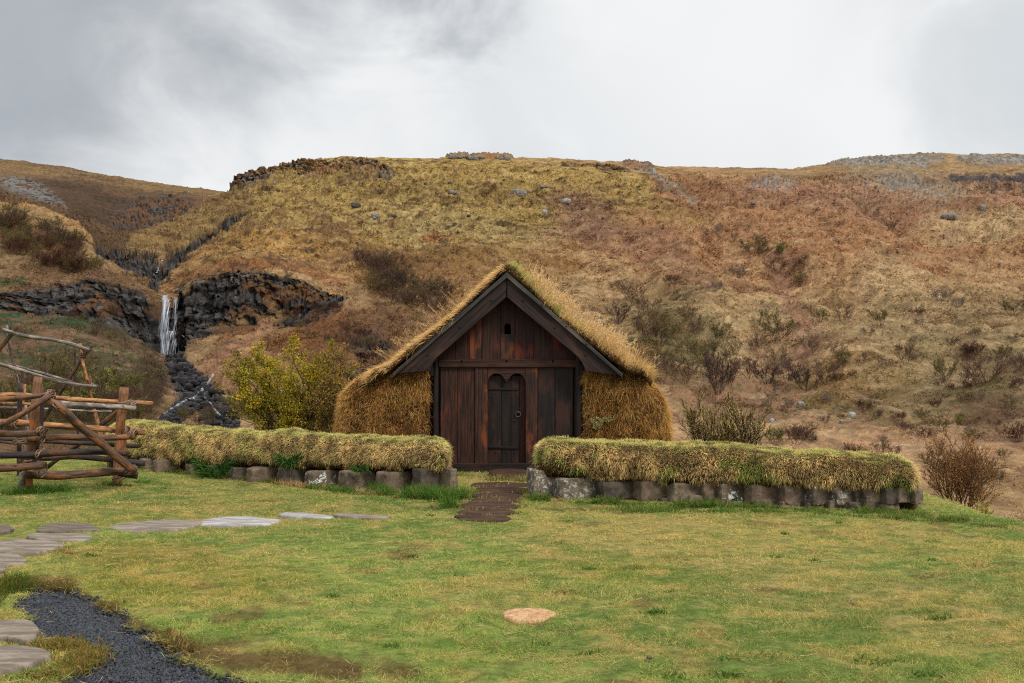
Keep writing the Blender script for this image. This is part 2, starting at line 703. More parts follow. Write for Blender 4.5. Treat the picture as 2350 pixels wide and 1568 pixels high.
# ------------------------------------------------------------------ the hillside: one heightfield sheet to beyond the ridge
def build_hill():
    us = np.concatenate([np.linspace(-1500, -120, 60), np.linspace(-110, 2460, 1080), np.linspace(2470, 3900, 60)])

    def line(pts):
        a = np.array(pts, float)
        return np.interp(us, a[:, 0], a[:, 1]), np.interp(us, a[:, 0], a[:, 2])

    def vz(Y, z):          # v of a height z at depth Y
        s = (z - EYE) / Y
        b = (s * CT - ST) / (CT + s * ST)
        return CY - b * F
    L = []
    L.append((np.full(us.shape, vz(9.0, -3.4)), np.full(us.shape, 9.0)))
    L.append((vz(28.0, np.interp(us, [0, 1000, 1500, 2350], [-1.7, -1.8, -2.0, -2.8])), np.full(us.shape, 28.0)))
    L.append(line([(-1500, 1000, 40), (0, 1000, 40), (340, 992, 42), (450, 985, 45), (530, 985, 45), (800, 992, 42),
                   (1500, 1040, 42), (2000, 1065, 42), (2350, 1120, 38), (3900, 1150, 36)]))
    L.append(line([(-1500, 840, 62), (0, 850, 62), (200, 868, 62), (330, 885, 66), (385, 900, 72), (455, 905, 74),
                   (540, 860, 70), (800, 850, 70), (1200, 880, 65), (2350, 880, 66), (3900, 880, 66)]))
    L.append(line([(-1500, 700, 88), (0, 702, 90), (100, 715, 92), (200, 728, 95), (260, 742, 97), (330, 785, 99),
                   (365, 812, 101), (400, 820, 102), (430, 770, 102), (530, 752, 103), (640, 736, 105), (760, 696, 108),
                   (850, 690, 109), (1000, 735, 105), (1300, 750, 103), (2350, 750, 100), (3900, 750, 100)]))
    L.append(line([(-1500, 668, 91), (0, 668, 93), (100, 655, 95), (200, 640, 98), (260, 640, 100), (330, 668, 102.5),
                   (365, 680, 104.5), (412, 678, 105), (440, 652, 105), (500, 636, 106.5), (600, 618, 108.5), (700, 652, 110),
                   (830, 676, 113), (900, 660, 116), (1000, 672, 119), (1300, 690, 118), (2350, 690, 118), (3900, 690, 118)]))
    L.append(line([(-1500, 560, 108), (0, 565, 108), (100, 580, 108), (200, 605, 110), (260, 628, 112), (330, 648, 114),
                   (370, 652, 118), (430, 610, 124), (500, 570, 130), (600, 540, 135), (800, 540, 140), (1000, 545, 145),
                   (1500, 560, 145), (2350, 560, 150), (3900, 560, 150)]))
    L.append(line([(-1500, 430, 125), (0, 462, 125), (100, 477, 125), (180, 515, 123), (225, 560, 122), (260, 588, 124),
                   (285, 575, 136), (300, 550, 150), (340, 530, 158), (380, 512, 165), (420, 492, 172), (465, 470, 182),
                   (505, 450, 192), (524, 443, 200), (545, 438, 196), (600, 428, 190), (800, 420, 190), (1200, 420, 190),
                   (1500, 430, 190), (2350, 430, 195), (3900, 430, 195)]))
    L.append(line([(-1500, 480, 150), (0, 500, 150), (180, 545, 148), (260, 612, 152), (300, 580, 176), (380, 540, 192),
                   (465, 498, 208), (515, 462, 222), (530, 440, 214), (560, 412, 204), (800, 395, 202), (1200, 396, 202),
                   (1500, 408, 204), (2350, 400, 210), (3900, 400, 210)]))
    L.append(line([(-1500, 340, 300), (0, 363, 300), (60, 370, 300), (150, 382, 300), (250, 402, 300), (350, 417, 300),
                   (440, 430, 300), (505, 438, 300), (524, 441, 285), (531, 428, 222), (540, 414, 215), (580, 396, 215),
                   (650, 381, 215), (730, 366, 215), (790, 359, 215), (850, 362, 216), (1000, 363, 216), (1045, 356, 216),
                   (1175, 359, 216), (1182, 363, 216), (1250, 362, 218), (1350, 368, 222), (1420, 370, 225), (1480, 378, 228),
                   (1520, 382, 230), (1600, 384, 235), (1700, 385, 240), (1820, 388, 240), (1870, 380, 240), (1950, 366, 238),
                   (2050, 356, 236), (2120, 352, 236), (2350, 356, 236), (2700, 350, 236), (3900, 340, 236)]))
    rv, rY = L[-1]
    L.append((rv + 14, rY + 30))
    L.append((rv + 120, rY + 500))
    seg = [6, 16, 62, 62, 56, 62, 66, 16, 84, 8, 6]
    rows_v, rows_Y = [], []
    for k, n in enumerate(seg):
        t = np.linspace(0, 1, n, endpoint=False)[:, None]
        (v0, y0), (v1, y1) = L[k], L[k + 1]
        Z0 = at_arr(us, v0, y0)[:, 2]
        Z1 = at_arr(us, v1, y1)[:, 2]
        yy = y0 + (y1 - y0) * t
        zz = Z0 + (Z1 - Z0) * t
        if k in (3, 5, 6, 8):       # keep the picture-height even inside these spans
            vv = v0 + (v1 - v0) * t
        else:
            vv = vz(yy, zz)
        rows_v.append(vv)
        rows_Y.append(yy + 0 * vv)
    rows_v.append(L[-1][0][None])
    rows_Y.append(L[-1][1][None])
    V2 = np.concatenate(rows_v)
    Y2 = np.concatenate(rows_Y)
    # soften the breaks between spans
    ker = np.exp(-np.linspace(-2, 2, 11) ** 2)
    ker /= ker.sum()

    def smooth(A, ax):
        pad = [(5, 5), (0, 0)] if ax == 0 else [(0, 0), (5, 5)]
        B = np.pad(A, pad, mode='edge')
        return sum(ker[i] * (B[i:i + A.shape[0]] if ax == 0 else B[:, i:i + A.shape[1]]) for i in range(11))
    P = at_arr(us[None, :], V2, Y2)
    ridge_row = sum(seg[:9])
    Ps = P.copy()
    for c in (1, 2):
        Ps[..., c] = smooth(P[..., c], 0)
    w = np.ones(P.shape[0])
    w[ridge_row - 6:ridge_row + 5] = 0.25
    Ps = P * (1 - w[:, None, None]) + Ps * w[:, None, None]
    Ps[..., 0] = Ps[..., 1] * (P[..., 0] / P[..., 1])
    P = Ps
    U = np.broadcast_to(us[None, :], V2.shape)
    U0, V0 = proj(P)
    n1 = fbm(P * np.array([0.055, 0.055, 0.055]), 4, 3)
    n2 = fbm(P * 0.35, 4, 23)
    n3 = fbm(P * np.array([1.1, 1.1, 1.6]), 4, 41)
    n4 = vnoise(P * 3.3, 77)
    pt = Paint(U0, V0, n1 * 1.5 - 0.25, n2 * 0.9 + 0.5 * n3 - 0.2)
    sharp = Paint(U0, V0, n2, n3)

    # --- masks for rock, used for both relief and colour
    rock = np.zeros(U0.shape)
    cliffL = sharp.seg([(-200, 680), (0, 685), (110, 685), (220, 690), (300, 715), (345, 745), (385, 770)],
                       [22, 24, 34, 46, 48, 50, 48], 0.5, 0.2)
    cliffR = sharp.seg([(400, 745), (470, 705), (560, 690), (650, 692), (740, 690), (800, 688), (830, 690)],
                       [56, 60, 62, 44, 28, 16, 6], 1.2, 0.25)
    cliffR = np.maximum(cliffR, sharp.ell(845, 800, 30, 50, 15, 1.7, 0.5) * 0.55)
    cliff = np.maximum(cliffL, cliffR)
    gully = sharp.seg([(258, 588), (300, 600), (345, 614), (368, 628), (352, 655)], [15, 24, 29, 25, 13], 1.1, 0.3)
    gully = np.maximum(gully, sharp.seg([(385, 606), (420, 578), (470, 546), (525, 515), (560, 500)], [13, 17, 11, 8, 4], 1.4, 0.5))
    gully = np.maximum(gully, sharp.seg([(250, 590), (225, 570), (190, 545)], [11, 8, 5], 1.1, 0.4))
    bed = sharp.seg([(395, 815), (410, 850), (440, 890), (475, 925), (520, 975)], [30, 26, 38, 46, 30], 0.8, 0.3)
    bed = np.maximum(bed, sharp.seg([(455, 900), (410, 950), (375, 985)], [26, 24, 14], 0.8, 0.3))
    farrock = sharp.seg([(265, 505), (330, 490), (400, 482), (430, 472)], [12, 34, 32, 12], 1.7, 0.5)
    scree = pt.seg([(10, 415), (60, 430), (110, 455), (150, 480)], [14, 20, 16, 6], 0.9, 0.5) * (n3 > 0.45)
    crag = sharp.seg([(535, 420), (600, 398), (680, 382), (745, 372)], [17, 15, 10, 5], 0.9, 0.35)
    crag = np.maximum(crag, sharp.seg([(690, 402), (770, 392), (830, 386), (890, 396)], [8, 20, 22, 12], 1.6, 0.5) * 0.95)
    crag = np.maximum(crag, sharp.seg([(1290, 380), (1370, 384), (1440, 392)], [5, 7, 6], 1.8, 0.6) * 0.7)
    top = sharp.seg([(1030, 357), (1100, 357), (1172, 360)], [7, 8, 6], 0.6, 0.4)
    top = np.maximum(top, sharp.seg([(1440, 372), (1490, 385), (1500, 398)], [8, 8, 4], 1.4, 0.5))
    rtop = sharp.seg([(1900, 372), (1990, 372), (2060, 372), (2160, 366)], [5, 10, 14, 10], 1.3, 0.5)
    rtop = np.maximum(rtop, sharp.seg([(2200, 366), (2280, 370), (2400, 370)], [8, 12, 13], 1.1, 0.4))
    grey = sharp.ell(1770, 425, 55, 24, -10, 1.3, 0.5) * 0.9
    grey = np.maximum(grey, sharp.ell(2075, 425, 120, 36, 12, 1.9, 0.6) * 0.85)
    grey = np.maximum(grey, sharp.seg([(1470, 385), (1520, 415), (1590, 450)], [5, 9, 7], 1.7, 0.6) * 0.8)
    slab = sharp.seg([(2185, 405), (2240, 409), (2300, 412), (2480, 416)], [6, 12, 15, 17], 1.9, 0.45)
    scarR = sharp.ell(845, 850, 38, 55, 20, 1.6, 0.5) * 0.75
    scar2 = sharp.seg([(610, 775), (575, 815), (548, 850)], [7, 9, 8], 0.8, 0.3)
    spot = sstep(n1 * 0.6 + n2 * 0.6 + n3 * 0.35, 0.94, 1.0) * pt.ell(900, 480, 620, 150, 0, 0.3, 0.4)
    spot = np.maximum(spot, sstep(n2 * 0.7 + n3 * 0.6, 0.80, 0.88) * sharp.ell(1000, 470, 600, 110, 0, 0.3, 0.4) * 0.8)
    spot = np.maximum(spot, sstep(n2 + 0.5 * n3, 0.93, 1.02) * pt.seg([(700, 530), (860, 640), (1100, 640), (1290, 580)], [60, 50, 50, 40], 0.8, 0.6) * 0.8)
    for q in (cliff, gully, bed, farrock, scree, crag, top, rtop, grey, slab, scarR * 0.8, scar2, spot * 0.8):
        rock = np.maximum(rock, q)

    # --- relief
    D = P.copy()
    far = np.clip(P[..., 1] / 100, 0.3, 2.2)
    inh = sstep(P[..., 1], 30, 60)
    notridge = 1 - 0.75 * sstep(P[..., 1], 200, 214)
    humm = (fbm(P * 0.16, 3, 5) - 0.5) * 2.4 * inh + (n2 - 0.5) * 1.6 * far * inh + (n3 - 0.5) * 0.75 * far * (1 - 0.4 * sstep(U0, 1000, 1300)) + (n4 - 0.5) * 0.22 * far
    D[..., 2] += humm * notridge * np.where(U0 < 530, 0.8, 1.0)
    # gullies and ribs running down the right-hand slope
    xs = P[..., 0] + 3.0 * (n1 - 0.5) * 14
    ribs = np.sin(xs * 0.18 + P[..., 1] * 0.035) * 1.3 + np.sin(xs * 0.41 - P[..., 1] * 0.02 + 2) * 0.55
    wr = sstep(U0, 1250, 1600) * sstep(P[..., 1], 45, 80) * (1 - sstep(P[..., 1], 170, 200))
    D[..., 2] += ribs * wr
    # rock: blocky, fractured, pushed out and in
    q = P + np.stack([n2, n3, n1], -1) * 1.4
    blocky = (cells(q * np.array([0.55, 0.4, 0.30]), 1) - 0.5) * 1.5 + (cells(q * np.array([1.7, 1.0, 0.55]), 2) - 0.5) * 1.2 \
        + (cells(q * np.array([3.2, 2.0, 2.0]), 8) - 0.5) * 0.8
    D[..., 1] += -blocky * cliff * 0.8
    D[..., 2] += blocky * np.maximum.reduce([gully, bed * 0.8, farrock, crag * 0.7, top * 0.8, rtop * 0.9, grey * 0.7, scarR, spot * 0.7]) * 0.42
    D[..., 1] -= blocky * np.maximum.reduce([gully * 0.6, farrock * 0.7, crag, scarR]) * 1.1
    D[..., 2] += top * 0.5 + crag * 0.3 + rtop * 0.4 - gully * 0.9 - scar2 * 0.5 - slab * 0.3
    # recess behind the fall
    rec = sharp.seg([(385, 700), (388, 800)], [34, 34], 0.3, 0.3)
    D[..., 1] += rec * 1.6
    # moss terracettes on the middle slope
    terr = np.abs(np.sin(P[..., 2] * 2.6 + n2 * 9)) * 0.22
    D[..., 2] += terr * pt.ell(1000, 470, 560, 130, 0, 0.3, 0.4) * notridge

    # --- colour
    C = np.zeros(P.shape)
    C[:] = RGB(174, 138, 88)
    straw, rust, moss, oran, brown = RGB(188, 156, 106), RGB(164, 116, 72), RGB(174, 142, 66), RGB(164, 108, 48), RGB(120, 84, 54)
    tan = RGB(188, 146, 100)
    # right slope
    C = mixc(C, tan, pt.ell(1900, 980, 700, 160, 0))
    C = mixc(C, rust, pt.ell(1800, 520, 620, 150, 8, 0.8, 0.35))
    C = mixc(C, RGB(160, 114, 84), pt.ell(2150, 450, 420, 60, 0) * 0.8)
    C = mixc(C, straw, pt.ell(2260, 525, 150, 26, 4, 0.9) * 0.75)
    C = mixc(C, straw, pt.ell(2050, 680, 110, 70, 35, 1.1, 0.5) * 0.8)
    C = mixc(C, straw, pt.ell(1760, 700, 60, 60, 50, 1.0, 0.5) * 0.75)
    C = mixc(C, straw, pt.ell(1640, 760, 60, 40, 20, 1.2, 0.5) * 0.7)
    C = mixc(C, straw, pt.ell(1860, 690, 30, 60, -20, 1.0, 0.5) * 0.7)
    C = mixc(C, straw, pt.ell(2250, 760, 180, 130, 0, 1.6, 0.7) * 0.65)
    C = mixc(C, RGB(152, 108, 80), pt.seg([(1780, 590), (1820, 700), (1860, 800)], 28, 1.0, 0.5) * 0.8)
    C = mixc(C, RGB(152, 108, 80), pt.seg([(1500, 560), (1600, 700), (1480, 800)], 40, 1.2, 0.5) * 0.55)
    C = mixc(C, RGB(152, 106, 78), pt.ell(1700, 900, 170, 60, 0, 1.3, 0.5) * 0.6)
    C = mixc(C, RGB(106, 98, 50), pt.ell(1530, 770, 100, 75, 0, 1.2, 0.6) * 0.75)
    C = mixc(C, RGB(90, 96, 50), pt.ell(1880, 900, 60, 18, -25, 1.0, 0.5) * 0.7)
    C = mixc(C, RGB(164, 112, 46), pt.ell(1960, 880, 90, 40, 0, 1.6, 0.6) * 0.7)
    C = mixc(C, RGB(120, 110, 62), pt.ell(2150, 900, 230, 60, 0, 2.2, 0.6) * 0.5)
    C = mixc(C, RGB(196, 148, 102), pt.ell(2000, 1010, 160, 26, 0, 0.9, 0.5) * 0.8)
    C = mixc(C, RGB(110, 76, 52), pt.ell(2300, 960, 120, 70, 0, 1.6, 0.6) * 0.5)
    # green flecks low on the right slope
    C = mixc(C, RGB(100, 104, 52), sstep(n2 + 0.6 * (n4 - 0.5), 0.60, 0.72) * pt.ell(2000, 850, 600, 200, 0) * 0.55)
    # middle slope of yellow moss
    C = mixc(C, moss, pt.seg([(560, 520), (720, 440), (950, 430), (1200, 440), (1450, 430)], [90, 100, 120, 90, 40], 0.7, 0.3))
    C = mixc(C, moss, pt.ell(960, 520, 230, 90, 0, 0.9, 0.4))
    C = mixc(C, RGB(172, 136, 70), pt.seg([(1330, 440), (1480, 470), (1620, 495)], [20, 24, 8], 1.5, 0.6) * 0.7)
    C = mixc(C, RGB(178, 154, 94), pt.ell(1010, 540, 170, 50, 8, 1.2, 0.6) * 0.7)
    C = mixc(C, RGB(154, 110, 84), pt.ell(1350, 500, 90, 40, 20, 0.9, 0.4) * 0.9)
    C = mixc(C, RGB(150, 86, 40), pt.ell(1000, 545, 40, 10, 0, 0.8, 0.4) * 0.9)
    C = mixc(C, RGB(142, 96, 70), sstep(n1, 0.55, 0.66) * pt.ell(1180, 440, 200, 50) * 0.6)
    C = mixc(C, RGB(150, 106, 46), pt.seg([(730, 560), (900, 610), (1150, 620), (1300, 600)], [40, 60, 50, 30], 1.0, 0.5) * 0.75)
    C = mixc(C, RGB(128, 92, 52), pt.seg([(850, 620), (960, 640), (1000, 700)], [60, 60, 50], 1.0, 0.5) * 0.7)
    C = mixc(C, RGB(178, 130, 56), pt.seg([(330, 640), (430, 590), (540, 560), (700, 560)], [18, 40, 60, 40], 0.9, 0.4) * 0.8)
    C = mixc(C, RGB(156, 100, 50), pt.seg([(350, 665), (430, 640), (530, 612), (640, 612), (780, 640)], [10, 18, 20, 18, 20], 0.9, 0.4) * 0.85)
    C = mixc(C, RGB(186, 140, 82), pt.ell(770, 625, 60, 14, 0, 0.7, 0.4) * 0.8)
    C = mixc(C, moss, pt.seg([(300, 540), (400, 500), (530, 450)], [8, 14, 20], 0.7, 0.4) * 0.7)
    # below the right cliff, around the trees
    C = mixc(C, RGB(122, 78, 40), pt.ell(770, 780, 170, 95, 0, 0.9, 0.4))
    C = mixc(C, RGB(104, 72, 42), pt.ell(900, 780, 110, 110, 0, 1.0, 0.4) * 0.8)
    C = mixc(C, RGB(178, 130, 88), pt.seg([(610, 745), (560, 790), (500, 850), (560, 880)], [18, 30, 42, 30], 0.8, 0.3))
    C = mixc(C, RGB(140, 86, 36), pt.seg([(440, 775), (500, 770), (580, 755)], [16, 20, 12], 0.8, 0.4) * 0.85)
    C = mixc(C, RGB(96, 92, 40), pt.ell(800, 930, 300, 50, 0, 0.9, 0.4) * 0.6)
    # left slope
    lft = 1 - sstep(U0, 330, 420)
    C = mixc(C, RGB(134, 102, 70), lft * sstep(V0, 690, 720))
    C = mixc(C, RGB(150, 112, 74), pt.ell(200, 640, 220, 50, 0) * lft * 0.8)
    C = mixc(C, RGB(170, 134, 94), pt.ell(230, 830, 130, 60, 20, 1.3, 0.5) * 0.6)
    C = mixc(C, RGB(52, 84, 48), sstep(n2 + 0.5 * (n3 - 0.5), 0.44, 0.54) * pt.seg([(-100, 735), (80, 745), (230, 745), (290, 790)], [30, 34, 28, 16], 0.8, 0.4))
    C = mixc(C, RGB(66, 92, 50), sstep(n2 + 0.8 * (n4 - 0.5), 0.50, 0.62) * pt.ell(130, 830, 230, 110, 0) * 0.8)
    C = mixc(C, RGB(64, 92, 50), sstep(n2, 0.5, 0.6) * pt.ell(20, 625, 70, 28, 0) * 0.8)
    C = mixc(C, RGB(70, 54, 38), pt.ell(345, 870, 44, 75, 10, 0.9, 0.4) * 0.95)
    C = mixc(C, RGB(104, 78, 50), pt.ell(250, 770, 80, 24, 20, 1.2, 0.5) * 0.8)
    C = mixc(C, RGB(96, 82, 38), pt.ell(150, 960, 300, 50, 0, 0.8, 0.5) * 0.8)
    C = mixc(C, RGB(186, 142, 82), pt.seg([(-100, 462), (60, 470), (130, 490), (200, 540), (260, 590)], [12, 12, 10, 12, 14], 0.8, 0.4) * 0.8)
    C = mixc(C, RGB(112, 78, 40), pt.seg([(-50, 540), (80, 545), (180, 590)], [42, 44, 22], 0.8, 0.5) * 0.75)
    # far left slope beyond the knoll
    fl = (P[..., 1] > 160) * (U0 < 528)
    C = mixc(C, RGB(112, 84, 52), fl * 1.0)
    C = mixc(C, RGB(148, 116, 66), fl * pt.seg([(0, 385), (200, 405), (400, 435), (500, 450)], [16, 12, 12, 14], 0.9, 0.5) * 0.85)
    C = mixc(C, RGB(142, 88, 62), fl * pt.ell(470, 465, 50, 16, 0) * 0.8)
    C = mixc(C, RGB(84, 62, 44), fl * pt.ell(190, 460, 110, 50, 10, 1.2) * 0.8)
    C = mixc(C, RGB(78, 60, 42), fl * pt.ell(360, 490, 120, 40, 0, 1.2, 0.4) * 0.85)
    flank = (U0 > 296) & (P[..., 1] > 105) & (P[..., 1] < 220)
    C = mixc(C, RGB(160, 124, 64), flank * pt.seg([(300, 565), (380, 540), (450, 520), (540, 480)], [18, 34, 44, 40], 0.8, 0.4) * 0.85)
    # ridge-side right
    C = mixc(C, RGB(150, 118, 66), pt.seg([(1480, 395), (1700, 398), (1850, 400), (2050, 380), (2350, 385)], [10, 9, 12, 18, 12], 0.9, 0.5) * 0.7)
    C = mixc(C, RGB(158, 136, 96), pt.ell(2080, 420, 150, 42, 10, 1.3, 0.6) * 0.65)
    # moss and heather grow in bands along the contour
    band = fbm(P * np.array([0.22, 0.10, 1.5]), 4, 211)
    band2 = fbm(P * np.array([0.6, 0.3, 3.2]), 3, 212)
    mid = pt.seg([(330, 620), (600, 520), (900, 470), (1500, 430)], [70, 130, 140, 60], 0.5, 0.4)
    C = mixc(C, RGB(128, 94, 50), sstep(band * 0.6 + band2 * 0.5, 0.54, 0.66) * mid * 0.75)
    C = mixc(C, RGB(78, 62, 42), sstep(band2 * 0.7 + n3 * 0.4, 0.62, 0.70) * mid * 0.8)
    C = mixc(C, RGB(186, 158, 98), sstep(1 - band2, 0.56, 0.68) * mid * 0.45)
    C = mixc(C, RGB(120, 84, 58), sstep(band * 0.6 + band2 * 0.5, 0.56, 0.68) * (1 - mid) * 0.45)
    C = mixc(C, RGB(196, 162, 116), sstep(1 - band * 0.5 - band2 * 0.5, 0.53, 0.64) * (1 - mid) * 0.4 * sstep(U0, 900, 1300))
    C = mixc(C, RGB(86, 78, 46), sstep(n2 * 0.5 + band * 0.6, 0.56, 0.68) * (1 - sstep(U0, 360, 480)) * sstep(V0, 700, 760) * 0.7)
    # tussock flecks everywhere
    C = C * (0.80 + 0.44 * sstep(n3, 0.28, 0.72))[..., None]
    C = C * (0.84 + 0.32 * n4)[..., None] * 0.95
    C = C * (1 - 0.16 * (1 - sstep(U0, 500, 700)))[..., None]
    C = C * (1.0 - 0.22 * sstep(fbm(P * np.array([0.02, 0.05, 0.05]) + 5, 4, 301), 0.5, 0.68))[..., None]
    C = mixc(C, RGB(78, 56, 40), sstep(n3 * 0.7 + n4 * 0.45, 0.70, 0.80) * 0.65 * (1 - 0.4 * sstep(U0, 1300, 1500)))
    # rock colours
    rk = RGB(70, 66, 63) * (0.30 + 1.5 * cells(q * np.array([2.6, 1.6, 2.2]), 5))[..., None] * (0.6 + 0.8 * n3)[..., None]
    ledge = 0.35 + 0.65 * sstep(np.abs(np.mod(P[..., 2] * 0.62 + n1 * 1.6 + n2 * 0.5, 1.0) - 0.5), 0.06, 0.22)
    rdark = RGB(80, 76, 74) * ledge[..., None] * (0.2 + 1.75 * (0.5 * cells(q * np.array([2.2, 1.2, 0.45]), 6) + 0.5 * cells(q * np.array([3.4, 2.2, 3.0]), 16)) ** 1.5)[..., None]
    rk = mixc(rk, RGB(128, 80, 36), sstep(n2 + 0.35 * n4, 0.64, 0.72) * 0.7)
    C = C * (1 - cliff[..., None]) + mixc(rdark, RGB(118, 80, 44), sstep(n2 * 0.45 + n3 * 0.45 + n1 * 0.25, 0.62, 0.70) * 0.8) * cliff[..., None]
    C = mixc(C, rdark * 0.9, np.clip(np.maximum(gully, bed), 0, 1))
    C = mixc(C, rk * 1.05, np.maximum.reduce([farrock * 0.9, scarR * 0.8, scar2, spot * 0.75]))
    C = mixc(C, rk * 1.9, np.maximum(crag * sstep(n3 + 0.3 * n4, 0.44, 0.60), top * 0.9) * 0.85)
    gr = RGB(138, 134, 128) * (0.5 + 0.9 * cells(q * 1.1, 9))[..., None]
    C = mixc(C, gr, np.maximum(rtop * 0.95 * sstep(n3, 0.34, 0.46), grey * 0.9 * sstep(n3 * 0.6 + n4 * 0.5, 0.48, 0.60)))
    C = mixc(C, RGB(60, 61, 66) * (0.4 + 1.2 * n4)[..., None] * (0.6 + 0.8 * n3)[..., None], slab * 0.9)
    C = mixc(C, RGB(122, 120, 118) * (0.5 + 0.9 * n4)[..., None], scree * 0.8)
    lum = (C * np.array([0.3, 0.6, 0.1])).sum(-1)[..., None]
    C = C * 0.87 + lum * 0.13
    C = np.clip(C, 0.003, 0.8)
    nr, nc = U0.shape
    o = obj('hillside', D.reshape(-1, 3), grid_faces(nr, nc), M_TERR, cols=C.reshape(-1, 3), smooth=True)
    # faces look up
    tag(o, kind='structure')
    return D, us, nr, nc, C, rock


HILL, H_US, H_NR, H_NC, H_COL, H_ROCK = build_hill()
_HU, _HV = proj(HILL)


def on_hill(u, v):
    """the first point of the hillside that the sight line (u, v) meets: a spot to plant something"""
    j = int(np.clip(np.searchsorted(H_US, u), 1, H_NC - 2))
    col = _HV[:, j]
    s = 12
    for i in range(s, H_NR - 1):
        if col[i] >= v > col[i + 1]:
            t = (col[i] - v) / (col[i] - col[i + 1] + 1e-9)
            p = HILL[i, j] * (1 - t) + HILL[i + 1, j] * t
            return p
    return HILL[H_NR - 20, j]


def hill_cover():
    """heather, moss and dead grass tufts standing over the whole slope"""
    r = np.random.default_rng(404)
    V0 = HILL
    a, b, c, d = V0[:-1, :-1], V0[:-1, 1:], V0[1:, 1:], V0[1:, :-1]
    N = np.cross(b - a, d - a)
    A = np.linalg.norm(N, axis=-1)
    N = N / (A[..., None] + 1e-9)
    cen = (a + b + c + d) / 4
    dist = np.linalg.norm(cen - np.array([0, 0, EYE]), axis=-1)
    vis = -(N * (cen - np.array([0, 0, EYE]))).sum(-1) / dist
    sgn = np.sign(N[..., 2:3])
    vis = vis * sgn[..., 0]
    w = np.clip(vis, 0.05, 1) * A / dist ** 1.75 * (1 - 0.85 * H_ROCK[:-1, :-1])
    U, Vv = _HU[:-1, :-1], _HV[:-1, :-1]
    w = w * ((U > -150) & (U < 2500) & (cen[..., 1] > 27) & (cen[..., 1] < 420) & (vis > -0.05))
    p = (w / w.sum()).reshape(-1)
    n = 430000
    idx = r.choice(len(p), n, p=p)
    i, j = idx // w.shape[1], idx % w.shape[1]
    s, t = r.random((n, 1)), r.random((n, 1))
    P = a[i, j] * (1 - s) * (1 - t) + b[i, j] * s * (1 - t) + c[i, j] * s * t + d[i, j] * (1 - s) * t
    Nn = N[i, j] * sgn[i, j]
    dd = dist[i, j]
    cl = fbm(P * np.array([0.9, 0.9, 0.9]), 3, 71)
    sz = (0.05 + 0.00145 * dd) * r.uniform(0.5, 1.35, n) * (0.35 + 1.3 * sstep(cl, 0.35, 0.65))
    ridge = sstep(P[:, 1], 205, 214)
    sz = sz * (1 - 0.6 * ridge)
    D = Nn * 0.6 + np.array([0, 0, 0.5]) + r.normal(size=(n, 3)) * 0.55
    D /= np.linalg.norm(D, axis=1)[:, None]
    C = H_COL[i, j] * r.uniform(0.74, 1.30, (n, 1)) * (0.76 + 0.48 * sstep(cl, 0.3, 0.65))[:, None]
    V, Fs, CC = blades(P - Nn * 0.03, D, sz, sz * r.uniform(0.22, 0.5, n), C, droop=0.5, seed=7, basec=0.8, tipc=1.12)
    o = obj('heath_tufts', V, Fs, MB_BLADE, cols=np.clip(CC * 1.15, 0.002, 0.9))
    tag(o, 'heather moss and dead grass tufts covering the slopes', 'heath', kind='stuff')


hill_cover()


# ------------------------------------------------------------------ the lawn sheet
def lawn_z(x, y):
    xe = np.interp(y, [0, 8, 11.7, 13.6, 15, 18, 30], [6.6, 6.4, 6.1, 5.85, 6.1, 6.3, 6.6])
    ye = np.interp(x, [-20, -6, 0, 4, 7], [23.5, 24.5, 27.0, 27.0, 22.0])
    d = np.maximum(x - xe, y - ye)
    d = np.maximum(d, 0)
    z = -2.7 * sstep(d, 0, 4.5)
    P = np.stack([x, y, 0 * x], -1)
    z = z + (fbm(P * 0.9, 3, 61) - 0.5) * 0.07 + (fbm(P * 0.25, 2, 62) - 0.5) * 0.10 * sstep(y, 3, 7)
    return z


GRAV = [(28, 1352), (110, 1356), (190, 1366), (235, 1398), (330, 1440), (392, 1492), (470, 1532), (610, 1572), (700, 1640),
        (150, 1640), (90, 1580), (165, 1556), (205, 1528), (150, 1492), (100, 1478), (60, 1430)]
GW = np.array([on_z(u, v)[:2] for u, v in GRAV])


def inside(poly, x, y):
    r = np.zeros(x.shape, bool)
    n = len(poly)
    for i in range(n):
        x0, y0 = poly[i]
        x1, y1 = poly[(i + 1) % n]
        c = ((y0 > y) != (y1 > y)) & (x < (x1 - x0) * (y - y0) / (y1 - y0 + 1e-12) + x0)
        r ^= c
    return r


def edge_dist(poly, x, y):
    best = np.full(x.shape, 1e9)
    n = len(poly)
    for i in range(n):
        x0, y0 = poly[i]
        x1, y1 = poly[(i + 1) % n]
        dx, dy = x1 - x0, y1 - y0
        t = np.clip(((x - x0) * dx + (y - y0) * dy) / (dx * dx + dy * dy + 1e-12), 0, 1)
        best = np.minimum(best, np.hypot(x - x0 - t * dx, y - y0 - t * dy))
    return best


def grav_mask(x, y):
    P = np.stack([x, y, 0 * x], -1)
    d = edge_dist(GW, x, y) * np.where(inside(GW, x, y), 1, -1)
    return sstep(d + (fbm(P * 5, 3, 80) - 0.5) * 0.35, -0.03, 0.05)


G_GREEN, G_LUSH, G_STRAW, G_OLIVE, G_BROWN = RGB(122, 134, 62), RGB(94, 128, 42), RGB(188, 160, 94), RGB(146, 140, 66), RGB(106, 72, 46)


